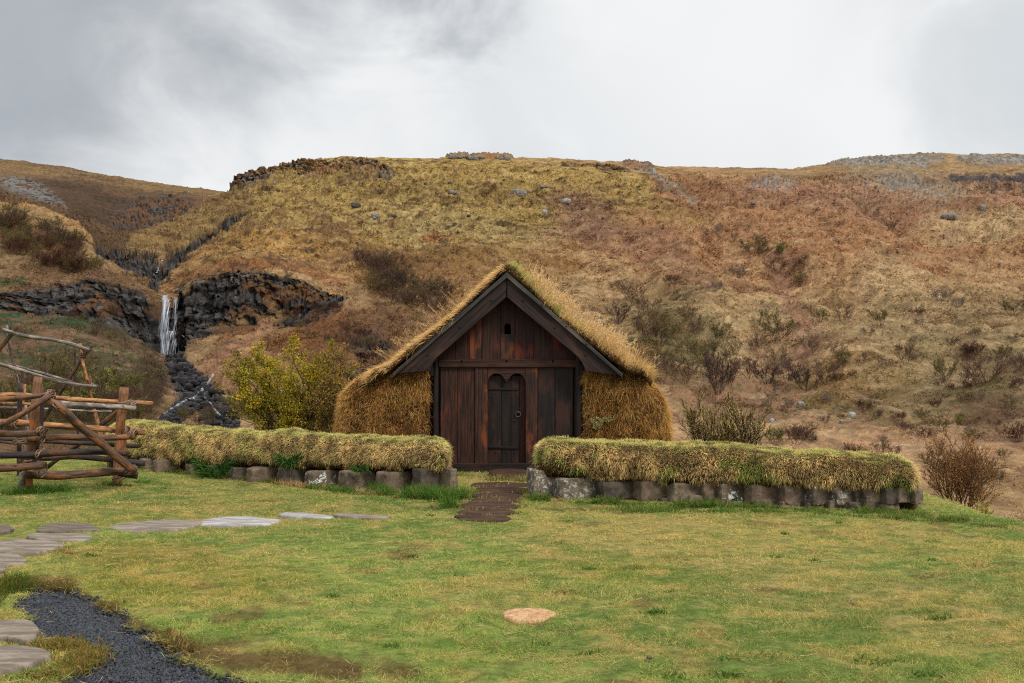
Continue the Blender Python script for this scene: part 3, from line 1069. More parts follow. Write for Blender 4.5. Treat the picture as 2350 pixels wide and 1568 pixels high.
def lawn_color(x, y):
    """the colour of the turf at a spot: green, straw, moss and bare earth lie in patches"""
    P = np.stack([x, y, 0 * x], -1)
    n1 = fbm(P * 0.8, 4, 91)
    n2 = fbm(P * 3.1, 4, 92)
    s = F / np.maximum(y, 0.5)
    u, v = CX + x * s, 893 + EYE * s
    pt = Paint(u, v, n1, n2)
    C = np.zeros(x.shape + (3,))
    C[:] = RGB(142, 158, 76)
    far = pt.ell(300, 1150, 900, 55, 0, 0.8, 0.4)
    C = mixc(C, RGB(142, 130, 66), far * 0.6)
    C = mixc(C, RGB(176, 158, 90), pt.ell(1750, 1215, 620, 48, 3, 1.0, 0.5) * 0.8)
    C = mixc(C, RGB(178, 156, 94), pt.seg([(1250, 1250), (1800, 1330), (2300, 1440)], [40, 60, 60], 1.0, 0.6) * 0.7)
    C = mixc(C, RGB(112, 134, 66), pt.ell(1080, 1212, 160, 22, 2, 0.7, 0.4) * 0.7)
    C = mixc(C, RGB(112, 136, 58), pt.ell(700, 1220, 420, 20, -2, 0.8, 0.4) * 0.7)
    C = mixc(C, RGB(108, 128, 60), pt.ell(1700, 1470, 480, 90, 8, 1.1, 0.6) * 0.6)
    C = mixc(C, RGB(112, 130, 64), pt.ell(2250, 1330, 200, 40, 10, 1.1, 0.6) * 0.6)
    C = mixc(C, RGB(114, 132, 62), pt.ell(1600, 1340, 330, 28, 12, 1.0, 0.6) * 0.6)
    C = mixc(C, RGB(130, 140, 52), pt.ell(1350, 1300, 230, 34, 6, 0.9, 0.5) * 0.6)
    C = mixc(C, RGB(116, 144, 48), pt.ell(1080, 1480, 90, 32, 0, 0.9, 0.5) * 0.75)
    C = mixc(C, RGB(112, 138, 46), pt.ell(560, 1440, 50, 22, 0, 0.8, 0.5) * 0.85)
    C = mixc(C, RGB(144, 132, 50), pt.ell(420, 1330, 260, 60, 0, 0.9, 0.5) * 0.7)
    C = mixc(C, RGB(156, 130, 62), pt.ell(350, 1270, 170, 26, 0, 1.0, 0.5) * 0.6)
    C = mixc(C, RGB(88, 124, 48), pt.ell(120, 1115, 300, 36, 0, 0.8, 0.4) * 0.8)
    C = mixc(C, RGB(84, 120, 44), pt.seg([(820, 1135), (930, 1150), (1050, 1160)], [10, 14, 16], 0.7, 0.4) * 0.9)
    C = mixc(C, RGB(92, 126, 48), pt.seg([(1230, 1152), (1700, 1172), (2110, 1178), (2330, 1215)], [9, 10, 14, 20], 0.7, 0.5) * 0.75)
    C = mixc(C, RGB(184, 156, 98), pt.ell(1080, 1098, 90, 12, 0, 0.8, 0.5) * 0.6)
    # speckle: dead blades and fresh ones
    C = mixc(C, G_STRAW, sstep(n2, 0.52, 0.66) * 0.38)
    n5 = fbm(P * 9.0, 3, 97)
    C = mixc(C, RGB(104, 122, 58), sstep(n5, 0.5, 0.64) * 0.5)
    C = mixc(C, RGB(190, 164, 104), sstep(1 - n5, 0.52, 0.66) * 0.32)
    C = mixc(C, RGB(104, 124, 58), sstep(1 - n2, 0.55, 0.7) * 0.35)
    C = mixc(C, RGB(170, 144, 86), sstep(n1 * 0.5 + n2 * 0.5, 0.54, 0.62) * 0.32)
    # bare earth
    bare = pt.seg([(400, 1485), (560, 1505), (700, 1510), (820, 1530)], [18, 26, 20, 14], 1.7, 0.5) * 0.9
    bare = np.maximum(bare, pt.ell(100, 1340, 90, 16, 0, 1.1, 0.4) * 0.8)
    bare = np.maximum(bare, pt.seg([(190, 1360), (260, 1400), (350, 1440), (430, 1470)], [12, 12, 10, 10], 1.1, 0.5) * 0.8)
    bare = np.maximum(bare, pt.ell(925, 1268, 40, 9, 0, 1.0, 0.5) * 0.7)
    bare = np.maximum(bare, pt.ell(915, 1525, 40, 15, 0, 1.2, 0.5) * 0.7)
    bare = np.maximum(bare, pt.seg([(500, 1420), (600, 1400)], [10, 12], 1.6, 0.5) * 0.6)
    bare = np.maximum(bare, sstep(fbm(P * 2.0, 4, 95), 0.68, 0.74) * 0.5)
    C = mixc(C, RGB(104, 68, 48), bare * 0.85)
    return C, bare


def build_lawn():
    ys = np.concatenate([np.linspace(-6, 4, 12), np.linspace(4.2, 14, 380), np.linspace(14.05, 24, 160), np.linspace(24.2, 34, 40)])
    xs = np.concatenate([np.linspace(-34, -9, 40), np.linspace(-8.9, 8.5, 460), np.linspace(8.7, 18, 20)])
    X, Y = np.meshgrid(xs, ys)
    Z = lawn_z(X, Y)
    P = np.stack([X, Y, 0 * X], -1)
    Z += (fbm(P * 7, 3, 63) - 0.5) * 0.03
    C, bare = lawn_color(X, Y)
    g = grav_mask(X, Y)
    Z -= g * 0.055
    C = mixc(C, RGB(34, 36, 42), g)
    C = C * 0.66
    V = np.stack([X, Y, Z], -1)
    o = obj('lawn', V.reshape(-1, 3), grid_faces(*X.shape), M_LAWN, cols=C.reshape(-1, 3), smooth=True)
    tag(o, kind='structure')


build_lawn()

STONES = []      # footprints the lawn grass keeps clear of, filled below: (polygon in x, y)


# ------------------------------------------------------------------ timber helpers
def prism(poly, y0, y1, ang=90.0, bevel=0.004, seed=0.0):
    """a board cut to the outline poly (x, z) and as thick as y0..y1; grain runs along ang degrees"""
    bm = bmesh.new()
    vs = [bm.verts.new((p[0], y0, p[1])) for p in poly]
    f = bm.faces.new(vs)
    r = bmesh.ops.extrude_face_region(bm, geom=[f])
    for g in r['geom']:
        if isinstance(g, bmesh.types.BMVert):
            g.co.y = y1
    bmesh.ops.recalc_face_normals(bm, faces=bm.faces[:])
    if bevel:
        bmesh.ops.bevel(bm, geom=[e for e in bm.edges], offset=bevel, segments=1, affect='EDGES', clamp_overlap=True)
    bm.verts.ensure_lookup_table()
    V = np.array([v.co[:] for v in bm.verts])
    Fl = [[v.index for v in ff.verts] for ff in bm.faces]
    bm.free()
    a = math.radians(ang)
    G = np.stack([-V[:, 0] * math.sin(a) + V[:, 2] * math.cos(a) + seed * 1.7,
                  V[:, 0] * math.cos(a) + V[:, 2] * math.sin(a) + seed * 5.3,
                  V[:, 1] + seed], -1)
    return V, Fl, G


def board(name, poly_uv, Y, thick, mat, parent, ang=90.0, bevel=0.004, seed=None, raw=False):
    """outline given where it shows in the photograph, laid out on the vertical plane y = Y"""
    if raw:
        poly = poly_uv
    else:
        poly = [tuple(at(u, v, Y)[[0, 2]]) for u, v in poly_uv]
    V, Fl, G = prism(poly, Y, Y + thick, ang, bevel, random.uniform(0, 30) if seed is None else seed)
    return obj(name, V, Fl, mat, parent, gc=G)


def rect(u0, u1, v0, v1):
    return [(u0, v0), (u1, v0), (u1, v1), (u0, v1)]


def peg(parent, u, v, Y, r=0.02, name='peg'):
    p = at(u, v, Y)
    V, Fs, G = tube([p + [0, -0.022, 0], p + [0, -0.018, 0], p + [0, 0.02, 0]], [r * 0.8, r, r], 10, 3, 0.02)
    return obj(name, V, Fs, M_PLANK_BLACK, parent, gc=G)


# ------------------------------------------------------------------ the turf church house
YF = 19.5
house = thing('turf_house', 'small turf house with dark tarred plank gable and arched wooden door', 'house', (-0.1, YF, 0))
M_IRON = M('black_iron', 0.5, 0.5).col(RGB(26, 26, 28)).m
M_VOID = M('painted_dark', 1.0, 0.0).col((0.002, 0.002, 0.002)).m
random.seed(8)
# lower wall planks
for u0, u1, m in ((1011, 1048.6, M_PLANK), (1049.6, 1089.5, M_PLANK), (1234.5, 1273, M_PLANK_BLACK), (1274, 1315, M_PLANK_BLACK)):
    board('wall_plank', rect(u0, u1, 842, 1066), YF + random.uniform(0, 0.012), 0.05, m, house)
# door posts and the heart-topped head board between them
board('door_post', rect(1090.3, 1118.6, 843, 1066), YF - 0.03, 0.14, M_JAMB, house)
board('door_post', rect(1206.6, 1233.6, 843, 1066), YF - 0.03, 0.14, M_JAMB, house)
arc = [(1119, 843), (1206.2, 843), (1206.2, 879)]
for k in range(0, 13):
    a = math.radians(0 + k * 158 / 12)
    arc.append((1186.0 + 19.8 * math.cos(a), 879 - 21.5 * math.sin(a)))
arc += [(1164.6, 874.5), (1162.6, 876), (1160.6, 874.5)]
for k in range(0, 13):
    a = math.radians(22 + k * 158 / 12)
    arc.append((1139.2 + 19.8 * math.cos(a), 879 - 21.5 * math.sin(a)))
board('door_head', arc, YF - 0.026, 0.13, M_PLANK, house, 0, 0.006)
# added black backing: its colour stands in for the dark behind the joints
bk = [at(1000, 1075, YF + 0.2), at(1328, 1075, YF + 0.2), at(1328, 815, YF + 0.2), at(1163, 660, YF + 0.2), at(1000, 815, YF + 0.2)]
board('dark_backing', [(p[0], p[2]) for p in bk], YF + 0.19, 0.05, M_VOID, house, raw=True)
# tie beam, sill, corner posts
tb = board('tie_beam', [(1006, 824.5), (1329, 824.5), (1329, 843.5), (1006, 843.5)], YF - 0.07, 0.12, M_PLANK, house, 0, 0.008)
for u in (1060, 1163, 1269):
    P3 = [at(u - 3.2, 827.5, YF - 0.074), at(u + 3.2, 827.5, YF - 0.074), at(u, 832.5, YF - 0.074)]
    board('notch_dark', [(p[0], p[2]) for p in P3], YF - 0.078, 0.012, M_VOID, tb, raw=True, bevel=0)  # thin black plate; its colour paints the dark inside a notch
board('sill_beam', rect(1005, 1332, 1063.5, 1088), YF - 0.14, 0.30, M_PLANK_BLACK, house, 0, 0.012)
for u0, u1, s in ((993, 1007, 1), (1318, 1338, 2)):
    p0, p1 = at((u0 + u1) / 2, 1086, YF - 0.02), at((u0 + u1) / 2, 800, YF - 0.02)
    r = (u1 - u0) / 2 / F * YF
    V, Fs, G = tube([p0 + (p1 - p0) * t + [0.004 * math.sin(t * 9), 0, 0] for t in np.linspace(0, 1, 12)],
                    [r * (1.08 - 0.1 * t) for t in np.linspace(0, 1, 12)], 14, s, 0.05)
    obj('corner_post', V, Fs, M_PLANK_BLACK, house, gc=G, smooth=True)
for u0, u1 in ((986.5, 994), (1330.5, 1337.5)):
    board('beam_end', rect(u0, u1, 836, 864), YF - 0.2, 0.3, M_PLANK_BLACK, house, 90, 0.006)
# gable planks under the barge boards
gx = [(1002, 1044.5, M_PLANK_RED, 0), (1045, 1077.5, M_PLANK_RED, 1), (1078, 1089.7, M_JAMB, 0), (1090, 1104.7, M_JAMB, 1),
      (1105, 1148.6, M_PLANK, 0), (1181.6, 1224.6, M_PLANK_RED, 0), (1225, 1250.6, M_JAMB, 1), (1251, 1328, M_PLANK_RED, 0)]


def roofline(u):
    return 668 + abs(u - 1162.5) * 0.905


for u0, u1, m, lift in gx:
    board('gable_plank', [(u0, 826), (u0, roofline(u0)), (u1, roofline(u1)), (u1, 826)], YF - 0.012 * lift, 0.05, m, house)
for u0, u1 in ((974, 1011), (1313, 1348)):
    board('side_plank', rect(u0, u1, 815, 1086), YF + 0.12, 0.05, M_PLANK_BLACK, house)
# centre plank with its small arched vent hole: two side strips, a foot and a head that holds the arch
a0, a1, b0, b1 = 1157.6, 1172.4, 749, 767
head = [(1149, b0), (1149, 676), (1181, 676), (1181, b0), (a1, b0)]
for k in range(1, 10):
    a = math.pi * k / 10
    head.append(((a0 + a1) / 2 + (a1 - a0) / 2 * math.cos(a), b0 - 6.5 * math.sin(a)))
head.append((a0, b0))
board('gable_plank', head, YF - 0.02, 0.05, M_PLANK_RED, house, seed=4, bevel=0)
board('gable_plank', rect(1149, a0, b0, b1), YF - 0.02, 0.05, M_PLANK_RED, house, seed=4, bevel=0)
board('gable_plank', rect(a1, 1181, b0, b1), YF - 0.02, 0.05, M_PLANK_RED, house, seed=4, bevel=0)
board('gable_plank', rect(1149, 1181, b1, 826), YF - 0.02, 0.05, M_JAMB, house, seed=7, bevel=0)
# door
YD = YF + 0.10
door = board('door', rect(1118, 1150, 862, 1064), YD, 0.05, M_PLANK_BLACK, house, seed=2)
for u0, u1, m in ((1150.6, 1172.6, M_PLANK_BLACK), (1173.2, 1191, M_PLANK_BLACK)):
    board('door_plank', rect(u0, u1, 862, 1064), YD, 0.05, m, door)
board('door_edge', rect(1191.6, 1207, 862, 1064), YD + 0.02, 0.05, M_PLANK_RED, door, seed=5)
for v in (889.5, 1024.5):
    board('hinge_strap', [(1119.5, v), (1190, v + 1.2), (1190, v + 6), (1119.5, v + 5.2)], YD - 0.03, 0.035, M_PLANK_BLACK, door, 0, 0.006)
for v in (903, 1039):
    for u in (1138, 1152, 1164, 1181):
        peg(door, u, v, YD, 0.009, 'nail')
rc = at(1189, 951, YD - 0.02)
ring = [rc + np.array([0.048 * math.cos(a), -0.014, 0.052 * math.sin(a)]) for a in np.linspace(0, 2 * math.pi, 25)]
V, Fs, G = tube(ring, 0.0085, 8, 1, 0.0)
obj('ring_handle', V, Fs, M('ring_iron', 0.45, 0.5).col(RGB(74, 62, 58)).m, door, smooth=True)
V, Fs, G = tube([rc + [0, -0.02, 0.052], rc + [0, -0.005, 0.01], rc + [0, 0.02, -0.015]], [0.014, 0.012, 0.012], 8, 2, 0.05)
obj('handle_boss', V, Fs, M_IRON, door)
board('latch', [(1176, 964), (1187, 963.5), (1187, 965.5), (1176, 966.5)], YD - 0.02, 0.025, M_IRON, door, 0, 0.001)
# barge boards, roof edge boards
YB = 19.05
bl = board('bargeboard', [(1161.8, 636), (1161.8, 682), (1003, 820.5), (994, 833), (986.5, 851), (925, 857), (905, 860.5)],
           YB, 0.055, M_BARGE, house, 41.5, 0.008, seed=3)
br = board('bargeboard', [(1163.6, 636), (1428, 863), (1405, 860), (1343.5, 852), (1337, 835), (1327.5, 821), (1163.6, 682)],
           YB, 0.055, M_BARGE, house, -41.2, 0.008, seed=9)
for u, v in ((1127, 689), (1055, 751), (982, 815)):
    peg(bl, u, v, YB)
for u, v in ((1201, 690), (1273.5, 752), (1345, 815)):
    peg(br, u, v, YB)
RX, RZ = at(1163, 625, YB - 0.05)[[0, 2]]
LX, LZ = at(902, 856, YB - 0.05)[[0, 2]]
QX, QZ = at(1430, 859, YB - 0.05)[[0, 2]]
th = 0.085
for (x1, z1, ang) in ((LX, LZ, 41.5), (QX, QZ, -41.2)):
    poly = [(RX, RZ), (x1, z1), (x1 + (0.02 if x1 < 0 else -0.02), z1 - th * 0.75), (RX, RZ - th * 1.25)]
    board('roof_edge_board', poly, YB - 0.07, 0.13, M_ROOFEDGE, house, ang, 0.006, raw=True)
    poly = [(RX, RZ - 0.03), (x1, z1 - 0.03), (x1, z1 - 0.11), (RX, RZ - 0.13)]
    board('roof_boarding', poly, YB + 0.062, 6.1, M_PLANK_BLACK, house, 90, 0, raw=True)
for u, v, s in ((1243, 700, 1), (1300, 749, 1), (1346, 790, 1)):
    peg(house, u, v, YB - 0.07, 0.012)


# ------------------------------------------------------------------ turf: a thick, lumpy surface with grass on it
def surf_samples(G, n, r):
    """n random points on the grid surface G (nr, nc, 3) with normals and grid position"""
    a, b, c, d = G[:-1, :-1], G[:-1, 1:], G[1:, 1:], G[1:, :-1]
    N = np.cross(b - a, d - a)
    A = np.linalg.norm(N, axis=-1)
    p = A.reshape(-1) / A.sum()
    idx = r.choice(len(p), n, p=p)
    i, j = idx // A.shape[1], idx % A.shape[1]
    s, t = r.random(n)[:, None], r.random(n)[:, None]
    P = a[i, j] * (1 - s) * (1 - t) + b[i, j] * s * (1 - t) + c[i, j] * s * t + d[i, j] * (1 - s) * t
    Nn = N[i, j] / (A[i, j][:, None] + 1e-9)
    return P, Nn, i, j


def turf_grass(P, N, r, L, W, colf, lay=0.6, droop=1.0, out=0.5, rand=0.35, down=None, seed=0):
    """direction blends the outward normal and down-slope lay"""
    n = len(P)
    dn = np.array([0, 0, -1.0]) - N * (-N[:, 2:3])
    if down is not None:
        dn = dn + down
    D = N * out + dn * lay + r.normal(size=(n, 3)) * rand
    D[:, 2] += 0.25 * np.clip(N[:, 2], 0, 1)
    D /= np.linalg.norm(D, axis=1)[:, None] + 1e-9
    return blades(P - N * 0.01, D, L, W, colf, droop=droop, seed=seed, basec=0.62, tipc=1.2)


def pick(r, n, cols, w):
    idx = r.choice(len(cols), n, p=np.array(w) / sum(w))
    c = np.array(cols)[idx] * r.uniform(0.72, 1.22, (n, 1))
    return c


T_TAN, T_STRAW, T_GOLD, T_GREEN, T_DGREEN, T_BROWN, T_PALE = (RGB(190, 156, 104), RGB(206, 176, 124), RGB(176, 128, 62),
                                                            RGB(120, 138, 58), RGB(66, 96, 40), RGB(112, 74, 40), RGB(226, 200, 152))


def lumpy(G, amp, sc, seed, axis=None):
    N = np.zeros(G.shape)
    du = np.gradient(G, axis=1)
    dv = np.gradient(G, axis=0)
    N = np.cross(du, dv)
    N /= np.linalg.norm(N, axis=-1)[..., None] + 1e-9
    n = fbm(G * sc, 4, seed) - 0.5
    return G + N * (n * amp * 2)[..., None]


# banks each side of the gable: front face and outer flank are one surface
def bank(name, Q, xin, y0, y1, seed, sign, parent, green=0.05):
    Q = np.array(Q, float)
    tq = np.concatenate([[0], np.cumsum(np.linalg.norm(np.diff(Q, axis=0), axis=1))])
    nt = 70
    t = np.linspace(0, tq[-1], nt)
    qx, qz = np.interp(t, tq, Q[:, 0]), np.interp(t, tq, Q[:, 1])
    cols = []
    for s in np.linspace(0, 1, 42):
        x = xin + (qx - xin) * s
        y = y0 + 0.16 * s ** 8 - 0.10 * math.sin(s * math.pi)
        cols.append(np.stack([x, np.full(nt, y), np.minimum(qz, qz) * 1.0], -1))
    for s in np.linspace(0, 1, 90)[1:]:
        y = y0 + 0.16 + s * (y1 - y0 - 0.16)
        k = 1 + 0.10 * math.sin(min(s * 12, 1.57)) * 0
        cols.append(np.stack([qx * k, np.full(nt, y), qz], -1))
    G = np.stack(cols, 1)
    if sign < 0:
        G = G[:, ::-1]
    G = lumpy(G, 0.07, 2.2, seed)
    G = lumpy(G, 0.03, 9, seed + 5)
    V = G.reshape(-1, 3)
    body = obj(name, V, grid_faces(*G.shape[:2]), MB_SOIL_BR, parent, smooth=True)
    r = np.random.default_rng(seed)
    P, N, i, j = surf_samples(G, 150000, r)
    keep = (P[:, 1] < y0 + 2.0)
    P, N = P[keep], N[keep]
    if np.mean(N[:, 1][P[:, 1] < y0 + 0.1]) > 0:
        N = -N
    n = len(P)
    pn = fbm(P * 2.6, 4, seed + 9)
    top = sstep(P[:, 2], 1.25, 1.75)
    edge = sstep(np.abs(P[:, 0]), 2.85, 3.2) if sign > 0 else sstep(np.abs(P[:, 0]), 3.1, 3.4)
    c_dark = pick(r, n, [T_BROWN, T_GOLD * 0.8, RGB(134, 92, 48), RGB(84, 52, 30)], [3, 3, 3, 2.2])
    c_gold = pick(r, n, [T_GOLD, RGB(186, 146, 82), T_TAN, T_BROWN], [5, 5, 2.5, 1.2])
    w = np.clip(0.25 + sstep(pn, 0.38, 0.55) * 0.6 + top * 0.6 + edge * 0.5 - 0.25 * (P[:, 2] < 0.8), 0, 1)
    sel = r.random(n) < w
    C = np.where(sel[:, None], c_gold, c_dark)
    g = r.random(n) < green + 0.25 * sstep(pn, 0.6, 0.7) * green * 4
    C[g] = T_GREEN * r.uniform(0.6, 1.0, (g.sum(), 1))
    L = r.uniform(0.05, 0.15, n) * (0.7 + 0.7 * sstep(fbm(P * 6, 2, seed + 3), 0.35, 0.65))
    W = r.uniform(0.003, 0.0065, n)
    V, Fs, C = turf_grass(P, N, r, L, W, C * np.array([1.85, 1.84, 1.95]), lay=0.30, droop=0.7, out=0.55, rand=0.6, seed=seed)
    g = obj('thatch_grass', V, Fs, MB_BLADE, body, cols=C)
    tag(g, kind='stuff')
    return body


MB_SOIL_BR = mat_soil('brown_turf')
QL = [(-3.50, -0.1), (-3.46, 0.5), (-3.40, 1.05), (-3.35, 1.48), (-3.18, 1.68), (-2.86, 1.88), (-2.5, 2.02), (-2.2, 1.93), (-1.62, 1.90)]
QR = [(3.16, -0.1), (3.12, 0.55), (3.04, 1.08), (2.94, 1.45), (2.72, 1.75), (2.48, 1.95), (2.2, 1.98), (1.9, 1.90), (1.40, 1.86)]
bank('turf_wall', QL, -1.60, YF - 0.12, 25.4, 301, -1, house)
bank('turf_wall', QR, 1.38, YF - 0.12, 25.4, 302, 1, house)

# roof turf
prof = np.array([(-2.78, 1.74), (-2.62, 1.94), (-2.38, 2.02), (RX - 1.1, RZ - 0.97 + 0.055), (RX - 0.12, RZ + 0.04), (RX, RZ + 0.10), (RX + 0.12, RZ + 0.05),
                 (RX + 1.1, RZ - 0.97 + 0.055), (2.26, 2.00), (2.5, 1.96), (2.68, 1.74)])
tq = np.concatenate([[0], np.cumsum(np.linalg.norm(np.diff(prof, axis=0), axis=1))])
tt = np.linspace(0, tq[-1], 130)
px, pz = np.interp(tt, tq, prof[:, 0]), np.interp(tt, tq, prof[:, 1])
rows = []
for k, (dy, dz) in enumerate([(0.0, -0.10), (-0.03, -0.06), (-0.04, -0.01), (0.02, 0.03), (0.1, 0.05)]):
    rows.append(np.stack([px * (1 if k > 1 else 0.99), np.full(130, YB + 0.0 + dy), pz + dz], -1))
for s in np.linspace(0.25, 6.2, 60):
    rows.append(np.stack([px, np.full(130, YB + s), pz + 0.05], -1))
G = np.stack(rows, 0)
G = lumpy(G, 0.07, 3.2, 77)
roof = obj('roof_turf', G.reshape(-1, 3), grid_faces(*G.shape[:2]), MB_SOIL_BR, house, smooth=True)
r = np.random.default_rng(66)
Gf = G[1:45]
P, N, i, j = surf_samples(Gf, 52000, r)
N = np.where(N[:, 2:3] < 0, -N, N)
keep = r.random(len(P)) < np.where(P[:, 1] < YB + 0.8, 1.0, 0.45)
P, N = P[keep], N[keep]
n = len(P)
left = P[:, 0] < RX
pn = fbm(P * 3, 3, 12)
low = sstep(np.abs(P[:, 0] - RX), 1.0, 2.2)
C = pick(r, n, [T_TAN, T_STRAW, T_GOLD, RGB(204, 168, 110)], [4, 3, 2, 4])
gr = (~left) & (r.random(n) < 0.75 * (1 - sstep(P[:, 0], 1.0, 1.7)) * sstep(pn, 0.35, 0.5) + 0.12)
C[gr] = pick(r, gr.sum(), [RGB(150, 156, 84), RGB(128, 140, 66)], [1, 1])
L = np.where(left, r.uniform(0.10, 0.24, n), r.uniform(0.13, 0.27, n))
C = C * 1.8
tuft = (~left) & (fbm(P * np.array([2.2, 2.2, 2.2]), 2, 15) > 0.5)
L = np.where(tuft, L * 1.6, L)
W = r.uniform(0.004, 0.008, n)
dn = np.zeros((n, 3))
dn[:, 0] = np.where(left, -0.55, 0.30)
dn[:, 2] = np.where(left, -0.1, 0.5)
D = N * np.where(left, 0.45, 0.7)[:, None] + dn + r.normal(size=(n, 3)) * 0.22
D[:, 1] -= 0.35 * (P[:, 1] < YB + 0.12)
D /= np.linalg.norm(D, axis=1)[:, None]
V, Fs, CC = blades(P - N * 0.01, D, L, W, C, droop=0.55, seed=4, basec=0.7)
tag(obj('roof_grass', V, Fs, MB_BLADE, roof, cols=CC), kind='stuff')


def stalks(name, parent, roots, dirs, lens, col, seed, head=0.05, wr=0.0022):
    """thin dry flowering stems with a loose seed head"""
    r = np.random.default_rng(seed)
    p0, p1, r0, r1 = [], [], [], []
    for P0, d, Ln in zip(roots, dirs, lens):
        d = np.array(d, float)
        d /= np.linalg.norm(d)
        prev = np.array(P0, float)
        bend = r.normal(size=3) * 0.10
        bend[2] = -0.10
        for k in range(5):
            dd = d + bend * k
            dd /= np.linalg.norm(dd)
            nx = prev + dd * Ln / 5
            p0.append(prev)
            p1.append(nx)
            r0.append(wr * (1.4 - 0.15 * k))
            r1.append(wr * (1.25 - 0.15 * k))
            if k >= 3:
                for q in range(7):
                    a = prev + (nx - prev) * r.random()
                    e = dd * 0.6 + r.normal(size=3) * 0.5
                    p0.append(a)
                    p1.append(a + e * head * r.uniform(0.4, 1))
                    r0.append(wr * 0.9)
                    r1.append(wr * 1.3)
            prev = nx
    V, Fc = sticks(np.array(p0), np.array(p1), np.array(r0), np.array(r1), 3)
    C = np.repeat(np.array([col]), len(V), 0) * r.uniform(0.8, 1.15, (len(V), 1))
    return obj(name, V, Fc, MB_BLADE, parent, cols=C)


r = np.random.default_rng(21)
roots, dirs, lens = [], [], []
for k in range(70):
    x = r.uniform(-2.35, -0.9)
    zz = np.interp(x, px, pz)
    roots.append((x, YB + r.uniform(0, 1.5), zz))
    dirs.append((-0.5 + r.normal() * 0.3, -0.1, 0.9))
    lens.append(r.uniform(0.25, 0.55))
stalks('tall_grass_stem', roof, roots, dirs, lens, RGB(214, 178, 124) * 1.2, 5, 0.05, 0.0036)
roots, dirs, lens = [], [], []
for k in range(1100):
    x = r.choice([r.normal(0.66, 0.16), r.normal(1.02, 0.10), r.normal(1.70, 0.2), r.normal(2.05, 0.2)])
    zz = np.interp(x, px, pz)
    roots.append((x, YB + 0.05 + abs(r.normal()) * 0.8, zz))
    dirs.append((0.12 + r.normal() * 0.12, 0, 1.0))
    lens.append(r.uniform(0.26, 0.60))
stalks('tall_grass_stem', roof, roots, dirs, lens, RGB(228, 200, 150) * 1.5, 6, 0.03, 0.0032)
# dead umbel plant growing where roof and right bank meet
ump = thing('dried_plant', 'dried brown flower stalks with small umbels at the right eave of the turf roof', 'plant', (2.45, YB + 0.5, 1.95))
p0, p1, r0, r1 = [], [], [], []
for k in range(26):
    b = np.array([2.2 + r.uniform(0, 0.4), YB + r.uniform(0.2, 0.9), 1.95])
    d = np.array([0.15 + r.uniform(0, 0.75), 0, 1.0])
    d /= np.linalg.norm(d)
    e = b + d * r.uniform(0.35, 0.62)
    p0.append(b); p1.append(e); r0.append(0.0045); r1.append(0.003)
    for q in range(6):
        f = e + (d + r.normal(size=3) * 0.55) * 0.045
        p0.append(e); p1.append(f); r0.append(0.002); r1.append(0.002)
        p0.append(f); p1.append(f + np.array([0, 0, 0.008])); r0.append(0.006); r1.append(0.006)
V, Fc = sticks(np.array(p0), np.array(p1), np.array(r0), np.array(r1), 4)
obj('stalk', V, Fc, MB_BLADE, ump, cols=np.repeat([RGB(170, 128, 90)], len(V), 0))
# pale moss cushion on the right bank
r = np.random.default_rng(31)
n = 900
cc = at(1378, 968, YF - 0.3)
ang = r.uniform(0, 2 * math.pi, n)
rad = np.sqrt(r.random(n))
lump = 0.7 + 0.5 * np.sin(ang * 3 + 1)
P = np.stack([cc[0] + 0.24 * rad * np.cos(ang) * lump, YF - 0.27 - 0.03 * r.random(n), cc[2] + 0.11 * rad * np.sin(ang) * lump + 0.04 * np.cos(ang)], -1)
D = r.normal(size=(n, 3)) + np.array([0, -0.9, 0.3])
D /= np.linalg.norm(D, axis=1)[:, None]
V, Fs, CC = blades(P, D, r.uniform(0.02, 0.05, n), r.uniform(0.008, 0.016, n), pick(r, n, [RGB(196, 190, 132), RGB(160, 158, 92), RGB(214, 206, 160)], [2, 1, 1]), seed=3)
mc = thing('moss_clump', 'pale cream-green leafy clump growing on the right turf wall of the house', 'moss', cc)
obj('leafy_tuft', V, Fs, MB_LEAF, mc, cols=CC)


# ------------------------------------------------------------------ stones
def stone_mesh(c, dims, rot, seed, power=5.0, amp=0.035):
    """a quarried block: rounded box with an uneven, chipped surface; c is the centre"""
    n = 15
    lin_ = np.linspace(-1, 1, n)
    Vs, Fs, off = [], [], 0
    for ax in range(3):
        for sg in (-1, 1):
            a, b = np.meshgrid(lin_, lin_)
            p = np.zeros((n, n, 3))
            p[..., ax] = sg
            p[..., (ax + 1) % 3] = a * sg
            p[..., (ax + 2) % 3] = b
            Vs.append(p.reshape(-1, 3))
            Fs.append(grid_faces(n, n) + off)
            off += n * n
    V = np.concatenate(Vs)
    r = (np.abs(V) ** power).sum(1) ** (1 / power)
    V = V / r[:, None] * 1.0
    V = V * (np.array(dims) / 2)
    q = V * 7 + seed * 13.7
    nd = V / (np.linalg.norm(V, axis=1)[:, None] + 1e-9)
    V = V + nd * ((fbm(q * 0.6, 3, seed) - 0.5) * amp * 2.4 + (fbm(q * 2.5, 3, seed + 1) - 0.5) * amp)[:, None]
    rr = np.random.default_rng(seed)
    V[:, 2] += V[:, 0] * rr.uniform(-0.08, 0.08)
    V[:, 0] += V[:, 2] * rr.uniform(-0.12, 0.12)
    c_, s_ = math.cos(rot), math.sin(rot)
    R = np.array([[c_, s_, 0], [-s_, c_, 0], [0, 0, 1]])
    return V @ R + np.array(c), Fs


